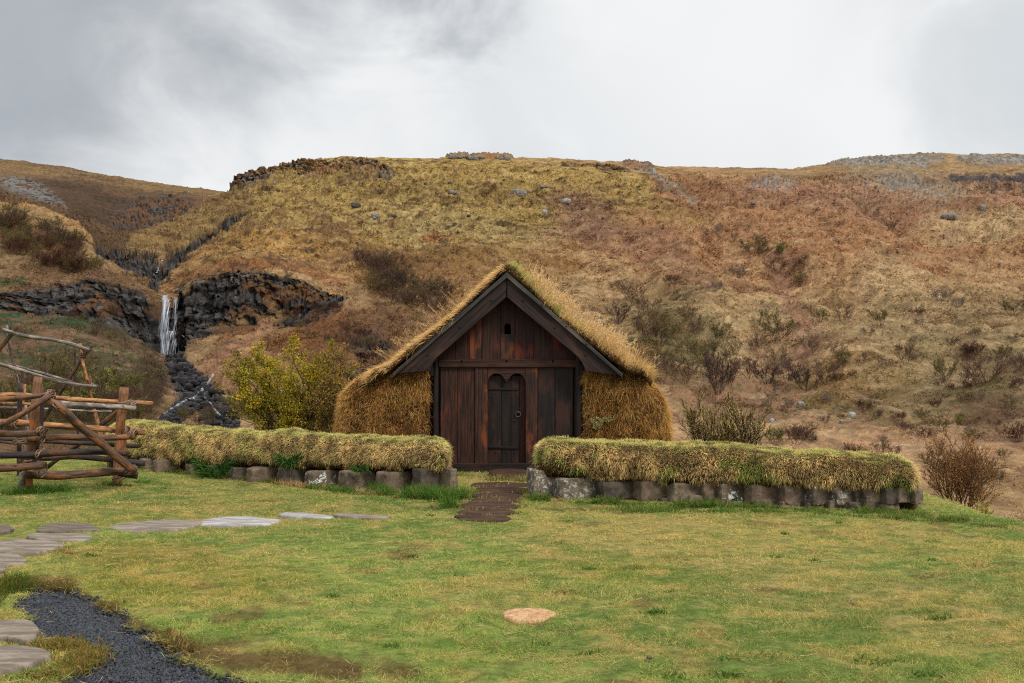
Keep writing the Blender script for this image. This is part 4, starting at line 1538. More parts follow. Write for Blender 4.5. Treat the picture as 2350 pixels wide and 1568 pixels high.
SM = [mat_stone('wall_stone_grey', RGB(150, 130, 108), RGB(100, 88, 76), 0.35),
      mat_stone('wall_stone_brown', RGB(142, 120, 100), RGB(98, 84, 72), 0.2, RGB(150, 140, 120)),
      mat_stone('wall_stone_lichen', RGB(142, 124, 104), RGB(96, 86, 76), 0.75, RGB(186, 186, 178)),
      mat_stone('wall_stone_white_lichen', RGB(128, 110, 92), RGB(86, 76, 68), 0.62, RGB(226, 228, 222), 0.45),
      mat_stone('wall_stone_dark', RGB(108, 96, 84), RGB(72, 64, 58), 0.25, RGB(120, 118, 110))]


class WallLine:
    def __init__(self, A, B):
        self.A, self.B = np.array(A[:2]), np.array(B[:2])
        d = self.B - self.A
        self.L = np.linalg.norm(d)
        self.d = d / self.L
        self.nrm = np.array([self.d[1], -self.d[0]])
        if self.nrm[1] > 0:
            self.nrm = -self.nrm            # towards the camera

    def hit(self, u, v):
        """where the sight line through (u, v) meets the wall face"""
        q = at(u, v, 1.0)
        dx = q[0]
        # A + s d = Y*(dx, 1)
        M2 = np.array([[self.d[0], -dx], [self.d[1], -1.0]])
        s, Y = np.linalg.solve(M2, -self.A)
        return s, at(u, v, Y)


def turf_wall(name, label, A, B, top, ztur, w, stones, seed, green, extra=0.0):
    wl_ = WallLine(A, B)
    base = (wl_.A + wl_.B) / 2 - wl_.nrm * w
    t = thing(name, label, 'wall', (base[0], base[1], 0), 'turf topped stone walls before the house')
    wl_.nrm = np.array([0.0, -1.0])      # the ends are cut square to the passage
    rj = np.random.default_rng(seed)
    # --- stones
    for (u0, u1, v0, v1, mi) in stones:
        s0, p0 = wl_.hit(u0, v1)
        s1, p1 = wl_.hit(u1, v1)
        z0 = wl_.hit(u0, (v1))[1][2]
        z1 = wl_.hit((u0 + u1) / 2, v0)[1][2]
        wd, ht = abs(s1 - s0) * 1.02, max(z1 - z0, 0.06) + 0.05
        sc = (s0 + s1) / 2
        dp = 0.34
        c2 = wl_.A + wl_.d * sc - wl_.nrm * (dp / 2 - 0.02 + rj.uniform(-0.025, 0.03))
        V, Fs = stone_mesh((c2[0], c2[1], z0 - 0.02 + ht / 2 + rj.uniform(-0.01, 0.02)), (wd * 1.07, dp, ht * 1.06), -math.atan2(wl_.d[1], wl_.d[0]) + rj.uniform(-0.05, 0.05), seed + int(u0), 12, 0.034)
        obj('stone', V, Fs, SM[mi], t)
    # blocks round the ends, where the walls leave the passage
    for e, sdir in ((0.0, 1), (wl_.L, -1)):
        for k in range(2):
            c2 = wl_.A + wl_.d * (e + sdir * 0.16) - wl_.nrm * (0.5 + k * 0.42)
            V, Fs = stone_mesh((c2[0], c2[1], 0.11 + float(lawn_z(np.array([c2[0]]), np.array([c2[1]]))[0])), (0.34, 0.40, 0.36), -math.atan2(wl_.d[1], wl_.d[0]), seed + 900 + k + int(e * 10), 14, 0.016)
            obj('stone', V, Fs, SM[4 if k else 0], t)
    # --- turf body
    ns = int(wl_.L / 0.045)
    pf = [(-0.14, -0.05), (-0.14, 0.10), (-0.13, ztur[0] - 0.02), (0.02, ztur[0] + 0.01), (0.09, ztur[0] + 0.12), (0.06, ztur[0] + 0.26)]
    rows = []
    for s in np.linspace(0, 1, ns):
        zt = np.interp(s, np.linspace(0, 1, len(top)), top)
        zb = np.interp(s, np.linspace(0, 1, len(ztur)), ztur) + (float(fbm(np.array([s * wl_.L * 2.2, seed, 0.0]), 3, 7)) - 0.5) * 0.13
        zt = zt + (float(fbm(np.array([s * wl_.L * 0.9, seed, 5.0]), 3, 8)) - 0.5) * 0.17
        e = min(s, 1 - s) * wl_.L
        k = math.sqrt(max(0.0, 1 - (1 - min(e / 0.30, 1)) ** 2))     # rounds the ends
        k2 = 0.55 + 0.45 * k
        W_ = w * 2
        hh = zt - zb
        prof_ = [(-0.16, -0.08), (-0.16, zb * 0.6), (-0.14, zb - 0.01), (0.01, zb + 0.005), (0.07, zb + 0.12 * hh / .5), (0.06, zb + 0.28 * hh / .5),
                 (-0.02, zt - 0.09), (-0.14, zt - 0.02), (-0.32, zt + 0.01), (-W_ / 2, zt + 0.035), (-W_ + 0.2, zt), (-W_ + 0.02, zt - 0.1),
                 (-W_ - 0.03, zb + 0.1), (-W_ + 0.1, zb - 0.02), (-W_ + 0.12, -0.08)]
        pr = np.array(prof_)
        lq = np.concatenate([[0], np.cumsum(np.linalg.norm(np.diff(pr, axis=0), axis=1))])
        q = np.linspace(0, lq[-1], 64)
        off, zz = np.interp(q, lq, pr[:, 0]), np.interp(q, lq, pr[:, 1])
        off = -W_ / 2 + (off + W_ / 2) * k2
        zz = np.where(zz > zb, zb + (zz - zb) * (0.5 + 0.5 * k), zz)
        p2 = wl_.A[None] + wl_.d[None] * (s * wl_.L) + wl_.nrm[None] * off[:, None]
        rows.append(np.concatenate([p2, zz[:, None]], 1))
    G = np.stack(rows, 0)
    c0, c1 = G[:1].mean(1, keepdims=True), G[-1:].mean(1, keepdims=True)
    G = np.concatenate([G[:1] * 0 + c0, (G[:1] + c0) / 2, G, (G[-1:] + c1) / 2, G[-1:] * 0 + c1])
    if np.cross(np.append(wl_.d, 0), np.array([0, 0, 1.0])) @ np.append(wl_.nrm, 0) < 0:
        pass
    G = lumpy(G, 0.05, 2.6, seed)
    G = lumpy(G, 0.022, 9, seed + 2)
    body = obj('turf', G.reshape(-1, 3), grid_faces(*G.shape[:2]), MB_SOIL, t, smooth=True)
    # --- grass
    r = np.random.default_rng(seed)
    P, N, i, j = surf_samples(G, int(29000 * wl_.L), r)
    cen = wl_.A[None] + wl_.d[None] * ((P[:, 0] - wl_.A[0]) / wl_.d[0])[:, None] - wl_.nrm[None] * w
    cen = np.concatenate([cen, np.full((len(P), 1), 0.4)], 1)
    N = np.where(((P - cen) * N).sum(1)[:, None] < 0, -N, N)
    s = ((P[:, 0] - wl_.A[0]) / wl_.d[0]) / wl_.L
    zb = np.interp(s, np.linspace(0, 1, len(ztur)), ztur)
    zt = np.interp(s, np.linspace(0, 1, len(top)), top)
    hrel = (P[:, 2] - zb) / (zt - zb)
    offn = -(P[:, 1] - (wl_.A[1] + wl_.d[1] * s * wl_.L))
    pn = fbm(P * 3.3, 4, seed + 4)
    # bare soil shows low down and at the passage end
    barep = sstep(pn, 0.43, 0.55) * (1 - sstep(hrel, 0.05, 0.30))
    endb = (1 - sstep(s * wl_.L, 0.35, 0.75)) * (1 - sstep(hrel, 0.25, 0.55)) * (0.9 if extra > 0 else 0.5)
    keep = (hrel > -0.02) & (r.random(len(P)) > np.maximum(barep, endb)) & ((offn > -2 * w - 0.1))
    keep &= (r.random(len(P)) < np.where(offn < -w, 0.45, 1.0))
    P, N, s, hrel, pn, offn = P[keep], N[keep], s[keep], hrel[keep], pn[keep], offn[keep]
    n = len(P)
    clump = fbm(P * np.array([7, 7, 7]), 2, seed + 8)
    upn = sstep(N[:, 2], 0.55, 0.92)
    Ct = pick(r, n, [RGB(160, 158, 84), RGB(132, 144, 70), RGB(182, 168, 100), T_TAN], [4, 4, 3, 2])
    Cs = pick(r, n, [RGB(190, 162, 106), RGB(184, 160, 104), RGB(158, 142, 82), RGB(212, 188, 132), RGB(130, 110, 66)], [4, 4, 3, 3.2, 1.0])
    Cg = pick(r, n, [RGB(112, 126, 56), RGB(84, 106, 46), RGB(136, 138, 66)], [3, 2, 3])
    Cs = np.where((r.random(n) < green * sstep(pn + 0.3 * (clump - 0.5), 0.44, 0.60))[:, None], Cg, Cs)
    C = np.where((r.random(n) < upn)[:, None], Ct * np.array([1.55, 1.52, 1.7]), Cs * np.array([1.85, 1.82, 1.95])) * (0.66 + 0.55 * sstep(clump, 0.3, 0.65))[:, None] * (1 + 0.30 * sstep(hrel, 0.6, 0.95))[:, None]  # upper blades brightened in colour to make up for their shading
    L = np.where(upn > 0.5, r.uniform(0.035, 0.085, n), r.uniform(0.045, 0.105, n)) * (0.45 + 1.15 * clump) * (0.62 + 0.38 * sstep(hrel, 0.0, 0.35))
    W = r.uniform(0.0032, 0.006, n)
    # combed into tussocks: clump-wise lay direction
    cd = np.stack([cells(np.floor(P * 5.5) + 0.5, 1), cells(np.floor(P * 5.5) + 0.5, 2), cells(np.floor(P * 5.5) + 0.5, 3)], -1) - 0.5
    V, Fs, CC = turf_grass(P, N, r, L, W, C, lay=0.0, droop=0.8, out=0.5, rand=0.42, seed=seed,
                           down=cd * np.array([1.9, 1.6, 1.0]) + np.array([0, 0, -0.62]) * (1 - upn)[:, None] + np.array([0, 0, 0.5]) * upn[:, None])
    tag(obj('hanging_grass', V, Fs, MB_BLADE, body, cols=CC), kind='stuff')
    return t, wl_


def zc(X, Y):
    return 1162.8 + X * 0.5052, 918 + Y * 0.5052


def zl_(X, Y):
    return 244.8 + X * 0.3646, 918 + Y * 0.3646


def conv(f, lst):
    out = []
    for (x0, x1, y0, y1, mi) in lst:
        u0, v0 = f(x0, y0)
        u1, v1 = f(x1, y1)
        out.append((u0, u1, v0, v1, mi))
    return out


RST = conv(zc, [(112, 222, 338, 446, 2), (228, 410, 368, 444, 2), (424, 590, 382, 448, 4), (597, 740, 376, 444, 1), (745, 878, 383, 446, 0),
                (883, 955, 386, 450, 1), (958, 1088, 392, 464, 3), (1095, 1238, 398, 462, 1), (1245, 1368, 400, 470, 1), (1372, 1478, 408, 472, 3),
                (1485, 1567, 410, 470, 2), (1570, 1620, 412, 470, 4), (1623, 1700, 412, 464, 0), (1705, 1760, 412, 464, 4), (1763, 1835, 414, 468, 0),
                (1838, 1888, 418, 470, 0),
                (690, 815, 452, 476, 4), (820, 985, 450, 487, 0), (990, 1110, 470, 497, 1), (1115, 1226, 467, 492, 1), (1230, 1328, 474, 502, 0),
                (1345, 1445, 476, 506, 4), (1450, 1530, 472, 502, 0), (1535, 1610, 474, 500, 4), (1615, 1700, 468, 498, 1), (1705, 1768, 468, 494, 0)])
LST = conv(zl_, [(150, 236, 388, 446, 0), (240, 330, 388, 452, 0), (334, 480, 388, 456, 1), (520, 604, 414, 470, 0), (640, 760, 425, 490, 4), (800, 925, 440, 505, 4),
                 (930, 1110, 440, 515, 1), (1117, 1290, 450, 537, 4), (1296, 1505, 456, 552, 3), (1510, 1735, 470, 562, 0), (1744, 1955, 466, 567, 1),
                 (1962, 2120, 452, 588, 4), (2126, 2166, 448, 572, 0)])
turf_wall('turf_wall', 'right turf topped stone wall with pale lichen blocks and shaggy drooping grass', on_z(1232, 1143), on_z(2124, 1170),
          [0.80, 0.86, 0.82, 0.78, 0.74, 0.72, 0.66], [0.33, 0.30, 0.27, 0.26, 0.25, 0.25, 0.24], 0.46, RST, 410, 0.85, 1.0)
turf_wall('turf_wall', 'left turf topped stone wall running from the passage to behind the log pen', on_z(1026, 1134), on_z(236, 1074),
          [0.76, 0.80, 0.82, 0.84, 0.86, 0.90, 0.92], [0.36, 0.33, 0.28, 0.25, 0.22, 0.20, 0.19], 0.46, LST, 520, 0.45)


# ------------------------------------------------------------------ log pen and drying rack
LOGM = [mat_log('log_brown', RGB(112, 80, 58), RGB(60, 46, 40), RGB(140, 90, 52)),
        mat_log('log_orange', RGB(170, 108, 60), RGB(88, 58, 44), RGB(190, 136, 84), 0.6),
        mat_log('log_grey', RGB(120, 106, 96), RGB(64, 56, 54), RGB(160, 148, 136), 0.9),
        mat_log('log_dark', RGB(60, 46, 42), RGB(36, 30, 30), RGB(96, 60, 40), 0.3),
        mat_log('post_wood', RGB(142, 98, 64), RGB(104, 72, 52), RGB(176, 106, 52), 0.8)]
M_ROPE = mat_log('rope_fibre', RGB(128, 100, 80), RGB(84, 64, 52), RGB(150, 122, 98))


def fp(X, Y, dep):
    return at(X * 0.2732, 722.2 + Y * 0.2732, dep)


def log(name, parent, pts, r, mi, seed, wob=1.0, k=12):
    """pts: (X, Y, depth) as measured on an enlarged piece of the photograph"""
    P = np.array([fp(*p) for p in pts])
    dep = np.mean([p[2] for p in pts])
    R = r * 0.2732 / F * dep
    seg = np.concatenate([[0], np.cumsum(np.linalg.norm(np.diff(P, axis=0), axis=1))])
    n = max(8, int(seg[-1] / 0.09))
    t = np.linspace(0, seg[-1], n)
    Q = np.stack([np.interp(t, seg, P[:, c]) for c in range(3)], -1)
    if len(pts) > 2:
        B = np.pad(Q, [(2, 2), (0, 0)], mode='edge')
        Q[1:-1] = sum(B[i:i + n] for i in range(5))[1:-1] / 5
    wv = np.stack([fbm(np.stack([t * 1.6, t * 0 + seed, t * 0 + c * 7], -1), 2, seed) - 0.5 for c in range(3)], -1)
    Q = Q + wv * R * 1.1 * wob
    rad = R * (1.0 + 0.16 * (fbm(np.stack([t * 3, t * 0 + seed, t * 0], -1), 2, seed + 4) - 0.5)) * np.linspace(1.04, 0.94, n)
    V, Fs, G = tube(Q, rad, k, seed, 0.09, True, 0.06)
    return obj(name, V, Fs, LOGM[mi], parent, gc=G, smooth=True), Q, R


def lashing(parent, X, Y, dep, rx, ry, rot, turns, seed, r=0.011):
    """rope wound round a joint: loops in a tilted plane, rx across and ry along the sight line"""
    c = fp(X, Y, dep)
    R1 = rx * 0.2732 / F * dep
    a = math.radians(rot)
    pts = []
    for k in range(turns * 18 + 1):
        th_ = k * 2 * math.pi / 18
        x = R1 * math.cos(th_)
        y = ry * math.sin(th_)
        along = (k / 18 - turns / 2) * 0.021 + 0.01 * math.sin(k * 0.9 + seed)
        pts.append(c + np.array([x * math.cos(a) - along * math.sin(a), y, x * math.sin(a) + along * math.cos(a)]))
    V, Fs, G = tube(pts, r, 7, seed, 0.08)
    return obj('rope_lashing', V, Fs, M_ROPE, parent, gc=G, smooth=True)


pen = thing('log_fence', 'round log pen lashed with rope standing on the grass at the left edge', 'fence', tuple(on_z(70, 1132)))
_s = [600]


def L_(name, pts, r, mi, wob=1.0, parent=None):
    _s[0] += 7
    return log(name, parent or pen, pts, r, mi, _s[0], wob)


L_('post', [(318, 522, 15.45), (285, 900, 15.4), (235, 1502, 15.35)], 35, 4, 0.5)
L_('post', [(352, 600, 15.75), (340, 900, 15.75), (300, 1150, 15.7)], 24, 3, 0.5)
L_('post', [(188, 1330, 15.3), (172, 1495, 15.3)], 26, 2, 0.3)
L_('post', [(1042, 612, 16.7), (1020, 900, 16.7), (978, 1440, 16.6)], 36, 4, 0.5)
L_('post', [(1052, 930, 16.95), (1005, 1438, 16.9)], 24, 0, 0.5)
L_('post', [(172, 575, 18.0), (165, 900, 18.0), (160, 1390, 18.0)], 20, 3, 0.5)
L_('post', [(195, 582, 18.3), (185, 900, 18.2)], 14, 1, 0.5)
L_('post', [(212, 590, 18.3), (206, 700, 18.2)], 9, 1, 0.5)
L_('post', [(212, 760, 18.6), (232, 960, 18.6), (240, 1120, 18.6)], 12, 2, 0.5)
# rails, near side
L_('rail', [(-120, 715, 15.0), (200, 700, 15.05), (432, 662, 15.1)], 22, 0)
L_('rail', [(-120, 1016, 14.9), (150, 1000, 14.95), (368, 982, 15.0)], 27, 0)
L_('rail', [(-120, 1190, 14.95), (300, 1170, 15.1), (700, 1152, 15.6), (1078, 1170, 16.2)], 27, 3)
L_('rail', [(-120, 1315, 14.9), (150, 1288, 14.95), (355, 1268, 15.0)], 34, 0)
L_('rail', [(395, 745, 15.2), (700, 760, 15.7), (1132, 786, 16.3)], 25, 2)
L_('rail', [(240, 1040, 15.15), (600, 1036, 15.7), (960, 1036, 16.2), (1128, 1026, 16.35)], 27, 0)
L_('rail', [(205, 1350, 15.1), (500, 1345, 15.5), (800, 1320, 15.9), (1040, 1312, 16.25)], 35, 0)
L_('rail', [(1000, 1330, 16.25), (1155, 1356, 16.3)], 31, 3, 0.4)
# rails, far side
L_('rail', [(-120, 668, 16.6), (200, 680, 16.7), (650, 708, 16.9), (1285, 752, 17.2)], 20, 1)
L_('rail', [(-120, 902, 16.5), (300, 925, 16.6), (800, 955, 16.8), (1210, 984, 17.1)], 26, 1)
L_('rail', [(330, 1062, 16.7), (700, 1082, 16.9), (1172, 1102, 17.2)], 19, 3)
L_('rail', [(300, 1196, 16.7), (700, 1204, 16.9), (1225, 1254, 17.2)], 25, 3)
L_('rail', [(-100, 742, 18.2), (130, 750, 18.2), (285, 752, 18.2)], 12, 1)
L_('rail', [(-100, 1045, 17.8), (60, 1050, 17.8), (235, 1062, 17.8)], 14, 3)
L_('rail', [(-100, 1055, 18.0), (120, 1085, 18.0)], 10, 3)
L_('rail', [(650, 1345, 18.2), (800, 1356, 18.2), (955, 1362, 18.2)], 9, 2)
# braces
L_('brace', [(-110, 985, 14.75), (180, 830, 14.8), (425, 672, 14.95)], 25, 0)
L_('brace', [(400, 732, 14.98), (480, 750, 15.0), (700, 950, 15.35), (900, 1120, 15.7), (1125, 1312, 16.05)], 35, 0)
L_('brace', [(845, 935, 17.3), (1000, 812, 17.25)], 20, 0)
L_('brace', [(355, 880, 16.9), (440, 775, 16.9)], 18, 3)
L_('brace', [(385, 1290, 17.4), (500, 1200, 17.4), (700, 1070, 17.4)], 17, 3)
L_('peg_stub', [(175, 1492, 15.25), (205, 1460, 15.2)], 14, 1, 0.2)
for a in ((405, 690, 15.1, 46, 0.10, 35, 5, 1), (345, 705, 15.15, 34, 0.09, -62, 4, 2), (352, 980, 15.0, 34, 0.08, 70, 4, 3),
          (345, 1040, 15.2, 30, 0.08, 78, 3, 4), (330, 1175, 15.15, 34, 0.08, 60, 3, 5), (345, 1300, 15.1, 66, 0.10, 80, 4, 6),
          (240, 1215, 15.2, 60, 0.12, 8, 5, 7), (478, 765, 15.05, 40, 0.09, -50, 3, 8), (1112, 762, 16.35, 40, 0.10, 55, 5, 9),
          (1035, 750, 16.55, 46, 0.12, 5, 3, 10), (1115, 1004, 16.35, 42, 0.10, 62, 4, 11), (1100, 1310, 16.1, 52, 0.11, 30, 4, 12),
          (1010, 1372, 16.5, 58, 0.12, 22, 2, 13), (130, 920, 16.55, 32, 0.08, 80, 4, 14), (165, 1068, 17.8, 46, 0.09, 10, 4, 15),
          (270, 1070, 15.3, 50, 0.1, 5, 2, 16), (1060, 985, 16.7, 44, 0.1, 80, 2, 17), (430, 660, 15.1, 26, 0.07, 80, 3, 18)):
    lashing(pen, *a)

rack = thing('drying_rack', 'tall spindly pole rack of grey crooked branches behind the log pen', 'rack', tuple(fp(60, 1350, 20.0)))
for pts, r, mi in (([(-120, 400, 20.0), (20, 250, 19.9), (155, 72, 19.8)], 18, 0),
                   ([(44, 88, 20.1), (120, 430, 20.2), (160, 600, 20.3), (215, 880, 20.4), (260, 1330, 20.4)], 12, 2),
                   ([(36, 128, 19.8), (130, 165, 19.8), (300, 190, 19.9), (500, 222, 20.0), (640, 262, 20.0), (742, 302, 20.1)], 17, 2),
                   ([(-100, 392, 19.6), (60, 425, 19.6), (240, 480, 19.7), (400, 545, 19.8), (600, 588, 19.9), (740, 602, 20), (812, 606, 20)], 15, 2),
                   ([(140, 428, 19.9), (330, 486, 20.0), (480, 530, 20.0), (600, 562, 20.1)], 10, 2),
                   ([(765, 252, 20.2), (690, 350, 20.2), (620, 470, 20.2), (490, 690, 20.3), (340, 930, 20.3), (180, 1220, 20.3)], 14, 3),
                   ([(670, 235, 20.2), (700, 400, 20.2), (745, 570, 20.2), (790, 800, 20.2), (812, 895, 20.2), (860, 1180, 20.2)], 14, 1),
                   ([(625, 262, 20.8), (630, 445, 20.8), (640, 700, 20.8), (660, 1150, 20.8)], 8, 3),
                   ([(800, 790, 20.4), (838, 905, 20.4), (900, 1180, 20.4)], 8, 1),
                   ([(-100, 775, 19.2), (480, 795, 19.2), (945, 814, 19.4)], 9, 2),
                   ([(755, 520, 20.1), (775, 600, 20.1)], 12, 0)):
    _s[0] += 5
    log('pole', rack, pts, r, mi, _s[0], 1.6, 9)
for a in ((105, 150, 19.85, 36, 0.07, 20, 4, 31), (728, 300, 20.15, 30, 0.07, 40, 4, 32), (700, 350, 20.2, 24, 0.06, 0, 3, 33),
          (98, 440, 19.75, 26, 0.06, 80, 4, 34), (770, 600, 20.1, 26, 0.06, 60, 4, 35), (600, 580, 20.0, 20, 0.06, 70, 3, 36)):
    lashing(rack, *a, r=0.008)


# ------------------------------------------------------------------ lawn grass, gravel, slabs, path
def slab_poly(pts, seed, n=40):
    """rounded irregular outline through the given picture corners, on the ground"""
    W = np.array([on_z(u, v)[:2] for u, v in pts])
    m = len(W)
    out = []
    for k in range(m):
        a, b, c = W[k - 1], W[k], W[(k + 1) % m]
        for t in np.linspace(0, 1, 6, endpoint=False):
            p0, p1 = (a + b) / 2, (b + c) / 2
            out.append((1 - t) ** 2 * p0 + 2 * t * (1 - t) * b + t * t * p1)
    W = np.array(out)
    cen = W.mean(0)
    q = np.concatenate([W * 6, np.full((len(W), 1), seed)], 1)
    return cen + (W - cen) * (1 + 0.17 * (fbm(q, 3, seed)[:, None] - 0.5) * 2)


M_SLAB = {}


def slab_mat(kind):
    if kind not in M_SLAB:
        c1, c2, c3 = {'w': (RGB(186, 182, 178), RGB(136, 130, 126), RGB(208, 206, 202)), 'g': (RGB(156, 144, 130), RGB(112, 100, 88), RGB(178, 170, 158)),
                      'b': (RGB(128, 114, 100), RGB(92, 82, 74), RGB(150, 140, 128)), 'd': (RGB(88, 62, 46), RGB(58, 42, 33), RGB(110, 84, 62))}[kind]
        m = M('slab_' + {'w': 'pale', 'g': 'grey', 'b': 'brown_grey', 'd': 'wet_brown'}[kind], 0.85, 0.12)
        o = m.coord('Object')
        n = m.noise(m.mapping(o, (2.2, 9, 5)), 1.0, 6, 0.65, 0.6)
        f = m.noise(o, 26, 6, 0.7)
        c = m.mix(m.step(n, 0.35, 0.62), c1, c2)
        c = m.mix(m.step(f, 0.60, 0.72), c, c3)
        c = m.mix(m.step(m.noise(m.mapping(o, (3, 22, 5)), 1.0, 4, 0.7, 1.0), 0.64, 0.70, 0, 0.7), c, RGB(62, 52, 46))
        m.col(c)
        m.bump(m.math('ADD', n, m.math('MULTIPLY', f, 0.5)), 0.7, 0.02)
        M_SLAB[kind] = m.m
    return M_SLAB[kind]


def slab(name, pts, kind, label, cat, seed, h=0.035, group=None, sink=0.03):
    W = slab_poly(pts, seed)
    STONES.append(W)
    cen = W.mean(0)
    zg = float(lawn_z(np.array([cen[0]]), np.array([cen[1]]))[0])
    rings = []
    for s, z in ((1.0, -sink), (1.005, h * 0.45), (0.985, h * 0.85), (0.95, h), (0.7, h), (0.4, h), (0.12, h)):
        p = cen + (W - cen) * s
        q = np.concatenate([p, np.full((len(p), 1), 0.0)], 1)
        zz = zg + z + (fbm(q * 5, 3, seed + 3) - 0.5) * 0.022 * (z > 0)
        rings.append(np.concatenate([p, zz[:, None]], 1))
    V = np.stack(rings)
    Fs = [grid_faces(*V.shape[:2], True)]
    V = V.reshape(-1, 3)
    n = len(W)
    V = np.concatenate([V, [[cen[0], cen[1], zg + h]]])
    j = np.arange(n)
    Fs.append(np.stack([6 * n + j, 6 * n + (j + 1) % n, np.full(n, 7 * n)], -1))
    o = obj(name, V - np.array([cen[0], cen[1], zg]), Fs, slab_mat(kind), smooth=True)
    o.location = (cen[0], cen[1], zg)
    return tag(o, label, cat, group)


GP = 'flat stepping stones laid across the grass'
for k, (pts, kd, lb) in enumerate([
    ([(-40, 1212), (10, 1208), (38, 1216), (10, 1226), (-40, 1226)], 'b', 'small brown stepping stone cut by the left edge, above the long row'),
    ([(88, 1210), (150, 1201), (205, 1203), (240, 1219), (180, 1224), (80, 1222)], 'b', 'wide brown-grey stepping stone directly below the log pen posts'),
    ([(244, 1214), (310, 1198), (440, 1196), (475, 1203), (440, 1216), (330, 1224), (262, 1222)], 'g', 'longest pale grey stepping stone with streaked surface'),
    ([(452, 1203), (475, 1188), (560, 1187), (650, 1192), (632, 1203), (560, 1206), (480, 1209)], 'w', 'whitest broad stepping stone in the middle of the long row'),
    ([(630, 1185), (660, 1180), (720, 1183), (772, 1189), (740, 1193), (680, 1191)], 'w', 'narrow white stepping stone right of the whitest one'),
    ([(752, 1187), (780, 1184), (850, 1188), (905, 1191), (870, 1196), (800, 1194)], 'g', 'thin stepping stone at the far right end of the row toward the brown path'),
    ([(52, 1233), (100, 1229), (190, 1231), (222, 1239), (180, 1248), (110, 1249), (80, 1242)], 'g', 'oval grey stepping stone between the brown-grey stone and the large one at the left edge'),
    ([(-50, 1250), (40, 1243), (120, 1247), (152, 1256), (110, 1271), (80, 1280), (-50, 1274)], 'g', 'large grey stepping stone reaching in from the left edge'),
    ([(-50, 1278), (30, 1274), (70, 1288), (50, 1302), (10, 1308), (-50, 1308)], 'g', 'rounded stepping stone at the left edge below the large grey one'),
    ([(-50, 1308), (10, 1308), (18, 1314), (-4, 1322), (-50, 1322)], 'g', 'small corner of a stepping stone, lowest of the curve at the left edge'),
    ([(-60, 1444), (20, 1436), (84, 1440), (96, 1462), (66, 1492), (30, 1478), (-60, 1474)], 'g', 'grey stepping stone beside the black gravel, upper of the two'),
    ([(-60, 1506), (40, 1497), (90, 1504), (128, 1518), (100, 1534), (40, 1556), (-60, 1570)], 'g', 'big brown-grey stepping stone in the lower left corner beside the gravel')]):
    slab('stepping_stone', pts, kd, lb, 'stepping stone', 40 + k, 0.04 if k > 9 else 0.03, GP)

# brown path between the walls: courses of worn boards set in the turf
courses = [(1110, 1120, 1082, 1216), (1120.5, 1133, 1090, 1212), (1133.5, 1145, 1078, 1205), (1146, 1157, 1068, 1196), (1157.5, 1169, 1060, 1190),
           (1170, 1181, 1056, 1184), (1181.5, 1196, 1046, 1172)]
pv, pf_, off = [], [], 0
for k, (v0, v1, u0, u1) in enumerate(courses):
    pts = [(u0 + 6, v0 + 1), ((u0 + u1) / 2, v0), (u1 - 5, v0 + 1), (u1, (v0 + v1) / 2), (u1 - 9, v1 - 1), ((u0 + u1) / 2, v1), (u0 + 4, v1 - 1), (u0, (v0 + v1) / 2)]
    W = slab_poly(pts, 70 + k)
    STONES.append(W)
    cen = W.mean(0)
    zg = lawn_z(W[:, 0], W[:, 1])
    for s, z in ((1.0, -0.03), (1.0, 0.016), (0.97, 0.022), (0.5, 0.022)):
        p = cen + (W - cen) * s
        pv.append(np.concatenate([p, (zg + z + (fbm(np.concatenate([p * 9, zg[:, None]], 1), 3, k) - 0.5) * 0.014)[:, None]], 1))
    n = len(W)
    pf_.append(grid_faces(4, n, True) + off)
    pv.append(np.array([[cen[0], cen[1], zg.mean() + 0.022]]))
    j = np.arange(n)
    pf_.append(np.stack([3 * n + j, 3 * n + (j + 1) % n, np.full(n, 4 * n)], -1) + off)
    off += 4 * n + 1
tag(obj('path', np.concatenate(pv), pf_, slab_mat('d'), smooth=True), kind='structure')
# doorstep
st = slab('doorstep', [(1124, 1087), (1165, 1084), (1212, 1087), (1214, 1096), (1200, 1102), (1140, 1101), (1124, 1096)], 'd',
          'low dark flat doorstep stone sunk in grass before the wooden sill', 'doorstep', 99, 0.10)

# pale cut stump
sc = on_z(1212, 1412)
th_ = np.linspace(0, 2 * math.pi, 64, endpoint=False)
rn = fbm(np.stack([np.cos(th_) * 2, np.sin(th_) * 2, th_ * 0], -1), 3, 7)
Rr = 0.185 * (1 + 0.14 * (rn - 0.5) * 2)
rings = []
for s, z in ((1.12, -0.04), (1.02, 0.008), (0.97, 0.018), (0.8, 0.02), (0.5, 0.022), (0.15, 0.02)):
    rings.append(np.stack([Rr * s * np.cos(th_) * 1.0, Rr * s * np.sin(th_), z + 0.012 * (fbm(np.stack([np.cos(th_) * s * 6, np.sin(th_) * s * 6, th_ * 0], -1), 3, 9) - 0.5)], -1))
V = np.stack(rings).reshape(-1, 3)
V = np.concatenate([V, [[0, 0, 0.02]]])
Fs = [grid_faces(6, 64, True), np.stack([5 * 64 + np.arange(64), 5 * 64 + (np.arange(64) + 1) % 64, np.full(64, 384)], -1)]
m = M('dry_cut_wood', 0.9, 0.1)
o_ = m.coord('Object')
c = m.mix(m.step(m.noise(o_, 22, 6, 0.7, 0.8), 0.35, 0.65), RGB(222, 184, 140), RGB(176, 132, 92))
c = m.mix(m.step(m.noise(m.mapping(o_, (60, 12, 20)), 1.0, 4, 0.6, 1.0), 0.62, 0.7, 0, 0.8), c, RGB(120, 88, 66))
m.col(c)
m.bump(m.noise(o_, 50, 5, 0.7), 0.8, 0.015)
zg = float(lawn_z(np.array([sc[0]]), np.array([sc[1]]))[0])
stump = obj('cut_stump', V, Fs, m.m, smooth=True)
stump.location = (sc[0], sc[1], zg + 0.002)
tag(stump, 'pale round stump cut flush with the lawn in the foreground', 'stump')
